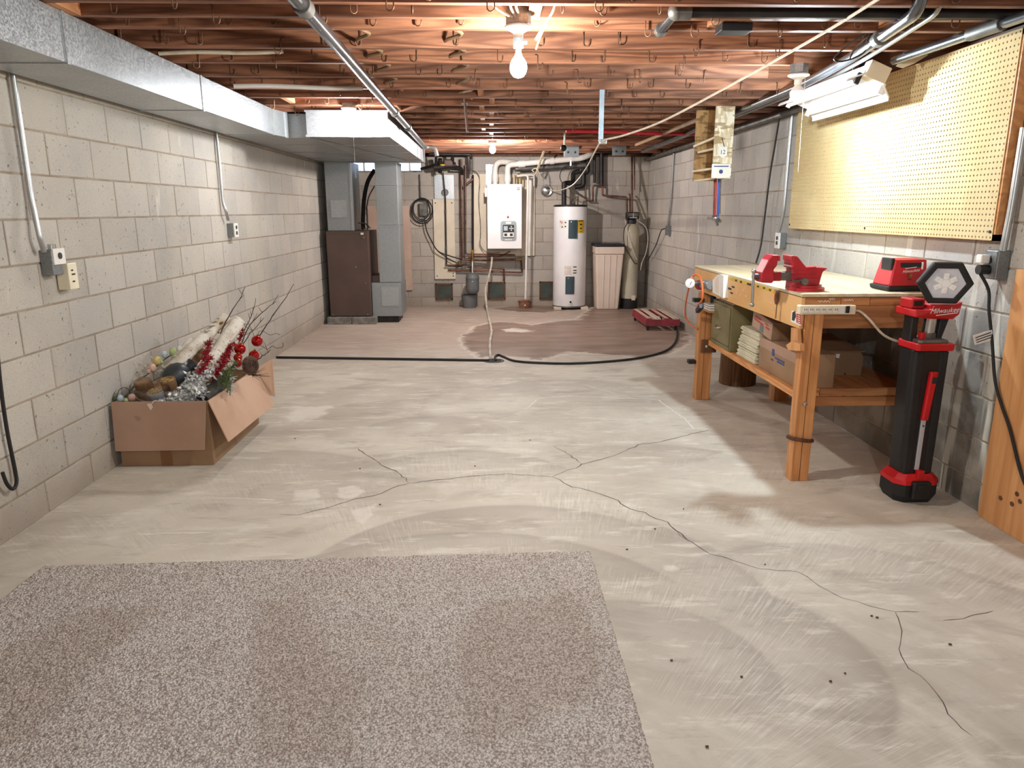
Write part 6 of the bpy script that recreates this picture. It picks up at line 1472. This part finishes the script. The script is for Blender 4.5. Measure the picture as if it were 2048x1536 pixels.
# branches
def twig(label, pts, r=.0035, mat='twig', side=0):
    o = thing('bare_twig', label, 'twig', pts[0], 'bare twigs in the decorations box')
    P = cr(pts, 5); k = len(P)
    MB().tube([p + Vector((random.uniform(-.003, .003), 0, random.uniform(-.003, .003))) for p in P], [r * (1 - .6 * i / k) for i in range(k)], 5).build('stem', mat, o, smooth=1)
    for s_ in range(side):
        i = int(k * random.uniform(.35, .85)); p = P[i]; MB().tube([p, p + Vector((random.uniform(-.03, .05), 0, random.uniform(.03, .07)))], [.002, .001], 4).build('side_shoot', mat, o)
twig('long bare twig rising leftmost over the birch logs', [AT(440, 668, 4.5), AT(462, 625, 4.6), AT(478, 600, 4.7), AT(491, 574, 4.75)], .004, side=2)
twig('slim bare twig rising above the thick birch log', [AT(470, 705, 4.5), AT(490, 660, 4.6), AT(505, 625, 4.7), AT(511, 596, 4.75)], side=3)
twig('bare twig curving right over the red ornaments', [AT(478, 700, 4.5), AT(500, 650, 4.6), AT(530, 620, 4.7), AT(552, 603, 4.8)], .004, side=3)
twig('short bare twig between red ornaments', [AT(485, 690, 4.5), AT(505, 662, 4.55), AT(528, 636, 4.6)], side=2)
twig('longest bare twig reaching far right from the red ornament', [AT(516, 678, 4.5), AT(540, 640, 4.6), AT(568, 600, 4.7), AT(588, 568, 4.75)], .004, side=1)
twig('stiff dark twig poking over the box side flap', [AT(505, 726, 4.4), AT(525, 712, 4.5), AT(541, 700, 4.6)], .005, side=2)
for i, (lb, pts) in enumerate((('upper thin curly wire right of the red ornament', [(520, 675), (517, 665), (525, 662), (540, 670), (552, 667), (560, 670)]), ('lower thin curly wire right of the red ornament', [(520, 690), (535, 698), (545, 692), (552, 696), (565, 694), (566, 685)]), ('thin curly wire loop left of the top red ornament', [(508, 672), (504, 662), (494, 655), (488, 650), (495, 648)]))):
    tag(MB().tube(cr([AT(x, y, 4.5 + .01 * k) for k, (x, y) in enumerate(pts)], 6), .0016, 4).build('curly_wire', 'twig'), lb, 'wire', 'curly wires')
for lb, x, y, Y, rpx in (('red glass ornament highest in the box, on long twig', 514, 682, 4.5, 12), ('red glass ornament just left of the pinecone top', 480, 698, 4.45, 12), ('red glass ornament right behind the pinecone', 508, 711, 4.45, 11), ('dark red glass ornament in the middle of the cluster', 476, 715, 4.4, 9), ('small red ornament below the cluster left of pinecone', 476, 727, 4.36, 8)):
    c = AT(x, y, Y); o = thing('red_ornament', lb, 'ornament', c, 'red glass ornaments')
    r = rpx / 345; MB().ball(c, r, 20, 14).build('ball', 'redglass', o, smooth=1)
    MB().cyl(c + Vector((.005, 0, r * .95)), c + Vector((.01, 0, r * 1.15)), .007, n=8).build('cap', 'brass', o)
def spray(label, c0, c1, n, ln, mat, name='glitter_spray', cat='decoration', grp='red glitter sprays', spread=1.0, w=.0035):
    c0, c1 = Vector(c0), Vector(c1); o = thing(name, label, cat, c0, grp)
    MB().tube([c0, c1], .004, 5).build('stem', mat if mat != 'silver' else 'twig', o)
    m = MB(); d_ = (c1 - c0).normalized()
    for i in range(n):
        p = c0.lerp(c1, random.random()); q = Vector((random.gauss(0, 1), random.gauss(0, 1), random.gauss(0, 1))).normalized() * spread + d_ * .6
        m.tube([p, p + q.normalized() * ln * random.uniform(.6, 1.2)], [w, w * .4], 3)
    m.build('needles', mat, o)['kind'] = 'stuff'
spray('red glitter spray between the two tallest birch logs', AT(408, 722, 4.3), AT(420, 676, 4.5), 160, .035, 'redglitter')
spray('red glitter spray hanging in front of thick birch log', AT(398, 748, 4.15), AT(420, 715, 4.25), 130, .032, 'redglitter')
spray('large red glitter spray left of the ornaments', AT(442, 735, 4.3), AT(462, 688, 4.5), 260, .042, 'redglitter')
spray('drooping red glitter spray above the dark grey vase', AT(425, 760, 4.2), AT(448, 722, 4.3), 150, .03, 'redglitter')
spray('purplish red spray behind thick birch log', AT(478, 680, 4.55), AT(486, 660, 4.6), 70, .025, 'redglitter')
spray('green pine sprig in front of the pinecone', AT(438, 772, 4.15), AT(470, 725, 4.3), 170, .045, 'needle', 'pine_sprig', 'greenery', 'green sprigs', 1, .0022)
spray('green pine sprig behind the dark grey vase', AT(455, 785, 4.1), AT(455, 745, 4.2), 110, .04, 'needle', 'pine_sprig', 'greenery', 'green sprigs', 1, .0022)
spray('frosted silver sprig beside the box side flap', AT(460, 790, 4.15), AT(462, 752, 4.25), 70, .035, 'silver', 'pine_sprig', 'greenery', 'green sprigs', 1, .003)
spray('dry grass tuft hanging over the left box corner', AT(222, 806, 4.02), AT(222, 792, 4.05), 90, .05, 'needle', 'grass_tuft', 'greenery', None, 1, .0018)
spray('dry brown straw fan poking over the box side flap', AT(505, 752, 4.3), AT(508, 748, 4.3), 28, .09, 'cone', 'straw_fan', 'greenery', None, .8, .0025)
# pinecone
pcn = AT(501, 733, 4.3); po = thing('pinecone', 'large brown pinecone resting on the right edge of box', 'pinecone', pcn)
MB().ball(pcn, .036, 12, 9, (1, 1, 1.3)).build('core', 'cone', po, smooth=1)
m = MB()
for i in range(150):
    z = 1 - 2 * (i + .5) / 150; t = i * 2.39996; rr = math.sqrt(1 - z * z); n_ = Vector((rr * math.cos(t), rr * math.sin(t), z)); p = pcn + Vector((n_.x * .036, n_.y * .036, n_.z * .047))
    s_ = n_.orthogonal().normalized(); u = n_.cross(s_); q = p + n_ * .013 + Vector((0, 0, .006))
    m.add([p + s_ * .007, p - s_ * .007, q - s_ * .004 + u * .002, q + s_ * .004 + u * .002, p + u * .004], [(0, 1, 2, 3), (0, 3, 4), (1, 4, 2), (3, 2, 4)])
m.build('scales', 'cone', po)['kind'] = 'stuff'
# vases
vc = AT(353, 752, 4.2); ax = (AT(388, 728, 4.3) - vc).normalized()
bv = thing('black_vase', 'round charcoal black vase with flared neck lying in the box', 'vase', vc - Vector((0, 0, .08)))
MB().lathe(vc, [(.03, -.072), (.055, -.055), (.074, -.02), (.076, .01), (.066, .045), (.045, .068), (.026, .08), (.022, .092), (.03, .108), (.042, .118), (.043, .121), (.036, .118), (.02, .10), (0, .09)], 28, ax).build('vase', 'vaseblack', bv, smooth=1)
g0, g1 = AT(405, 800, 4.12), AT(448, 762, 4.3)
gv = thing('grey_vase', 'dark grey tapered vase lying beside the box side flap', 'vase', g0)
L_ = (g1 - g0).length; MB().lathe(g0, [(.0, 0), (.05, .0), (.052, .01), (.046, L_ * .6), (.036, L_ * .95), (.036, L_), (.03, L_), (.03, L_ * .9), (0, L_ * .85)], 24, (g1 - g0)).build('vase', 'vasegrey', gv, smooth=1)
# silver crinkled garland
sg = thing('silver_garland', 'crinkled silver foil garland heaped in the middle of box', 'garland', AT(365, 800, 4.05))
m = MB(); path = cr([AT(345, 800, 4.05), AT(372, 792, 4.08), AT(395, 782, 4.1), AT(380, 770, 4.14), AT(398, 757, 4.18), AT(416, 745, 4.24)], 12)
for p in path:
    for _ in range(14):
        c = p + Vector((random.gauss(0, .028), random.gauss(0, .026), random.gauss(0, .018)))
        a_, b_ = [Vector((random.gauss(0, 1), random.gauss(0, 1), random.gauss(0, 1))).normalized() * random.uniform(.009, .02) for _ in range(2)]; n_ = a_.cross(b_).normalized() * .008
        m.add([c - a_, c + b_, c + a_, c - b_, c + n_], [(0, 1, 4), (1, 2, 4), (2, 3, 4), (3, 0, 4)])
m.build('foil', 'silver', sg)['kind'] = 'stuff'
# glass bowl with candles
gc = AT(311, 776, 4.13)
gb = thing('glass_bowl', 'round clear glass bowl holding candles at front of box', 'bowl', gc - Vector((0, 0, .06)))
gx = Vector((-.1, -.25, 1)).normalized()
MB().lathe(gc, [(.06, -.07), (.105, -.05), (.128, -.01), (.13, .03), (.126, .045), (.123, .045), (.126, .03), (.124, -.008), (.102, -.046), (.058, -.066), (0, -.066)], 32, gx).build('bowl', 'glass', gb, smooth=1)
for lb, x, y, Y, r, h_, top in (('brown glass candle jar at the back of the glass bowl', 288, 772, 4.16, .048, .06, 'amber'), ('gold glitter candle at right of the glass bowl', 338, 768, 4.1, .042, .055, 'gold'), ('frosted glitter candle at the front of the glass bowl', 314, 792, 4.07, .046, .06, 'tile')):
    c = AT(x, y, Y); o = thing('candle', lb, 'candle', c - gx * h_ / 2, 'candles in the glass bowl')
    MB().lathe(c, [(r * .9, -h_ / 2), (r, -h_ / 2 + .006), (r, h_ / 2), (r * .94, h_ / 2 + .002)], 22, gx).build('jar', 'amber' if top != 'tile' else 'lens', o, smooth=1)
    MB().lathe(c + gx * (h_ / 2 + .001), [(r * .93, 0), (r * .9, .006), (0, .007)], 22, gx).build('candle_top', 'gold' if top != 'amber' else 'amber', o, smooth=1)
# pastel egg garland
eg = {'blue': '#b9ccd6', 'green': '#b4c48a', 'white': '#dfe4e6', 'yellow': '#dcc87e', 'pink': '#e2b7a6'}
for k_, v_ in eg.items(): MAT['egg' + k_] = plain('egg_' + k_, v_, None, 30, .5)
garland_pts = [AT(245, 803, 4.06), AT(270, 770, 4.2), AT(300, 745, 4.3), AT(325, 722, 4.4), AT(355, 702, 4.5), AT(372, 692, 4.55)]
tag(MB().tube(cr(garland_pts, 6), .004, 5).build('garland_stem', 'needle', smooth=1), 'green garland stem strung with pastel eggs along back left of box', 'garland')
for lb, c, x, y, Y, r in (('bluish egg second from top of the garland', 'blue', 329, 709, 4.42, .018), ('large pale green egg near top of the garland', 'green', 346, 704, 4.46, .024), ('white egg at the very top of the garland', 'white', 359, 698, 4.5, .017), ('yellow egg halfway down the garland', 'yellow', 315, 722, 4.38, .024), ('large pink egg below the yellow egg', 'pink', 305, 736, 4.32, .022), ('small pink egg at left of the large pink one', 'pink', 298, 743, 4.3, .012), ('white egg beside the round black vase', 'white', 322, 746, 4.3, .014), ('small green egg beside large yellow egg', 'green', 322, 724, 4.38, .013), ('white and blue egg at the front left box corner', 'blue', 241, 797, 4.04, .018), ('small green egg at the front left box corner', 'green', 252, 801, 4.02, .012), ('pink egg beside the glass bowl at box front', 'pink', 264, 795, 4.04, .018)):
    o = MB().ball(AT(x, y, Y), r, 12, 9, (1, 1, 1.25)).build('pastel_egg', 'egg' + c, smooth=1); tag(o, lb, 'egg', 'pastel eggs')
m = MB()
for _ in range(60):
    c = AT(random.uniform(268, 350), random.uniform(715, 755), 4.32) + Vector((0, random.uniform(-.06, .06), 0)); m.ball(c, random.uniform(.003, .007), 5, 4)
o = m.build('berry_beads', 'tile'); tag(o, 'tiny pale beads scattered along the egg garland', 'beads'); o['kind'] = 'stuff'
tag(MB().tube([AT(233, 795, 4.05)] + cr([AT(238, 780, 4.06), AT(248, 775, 4.07), AT(258, 780, 4.08), AT(262, 795, 4.08)], 5), .0018, 4).build('wire_loop', 'twig'), 'thin wire loop standing at the front left box corner', 'wire')
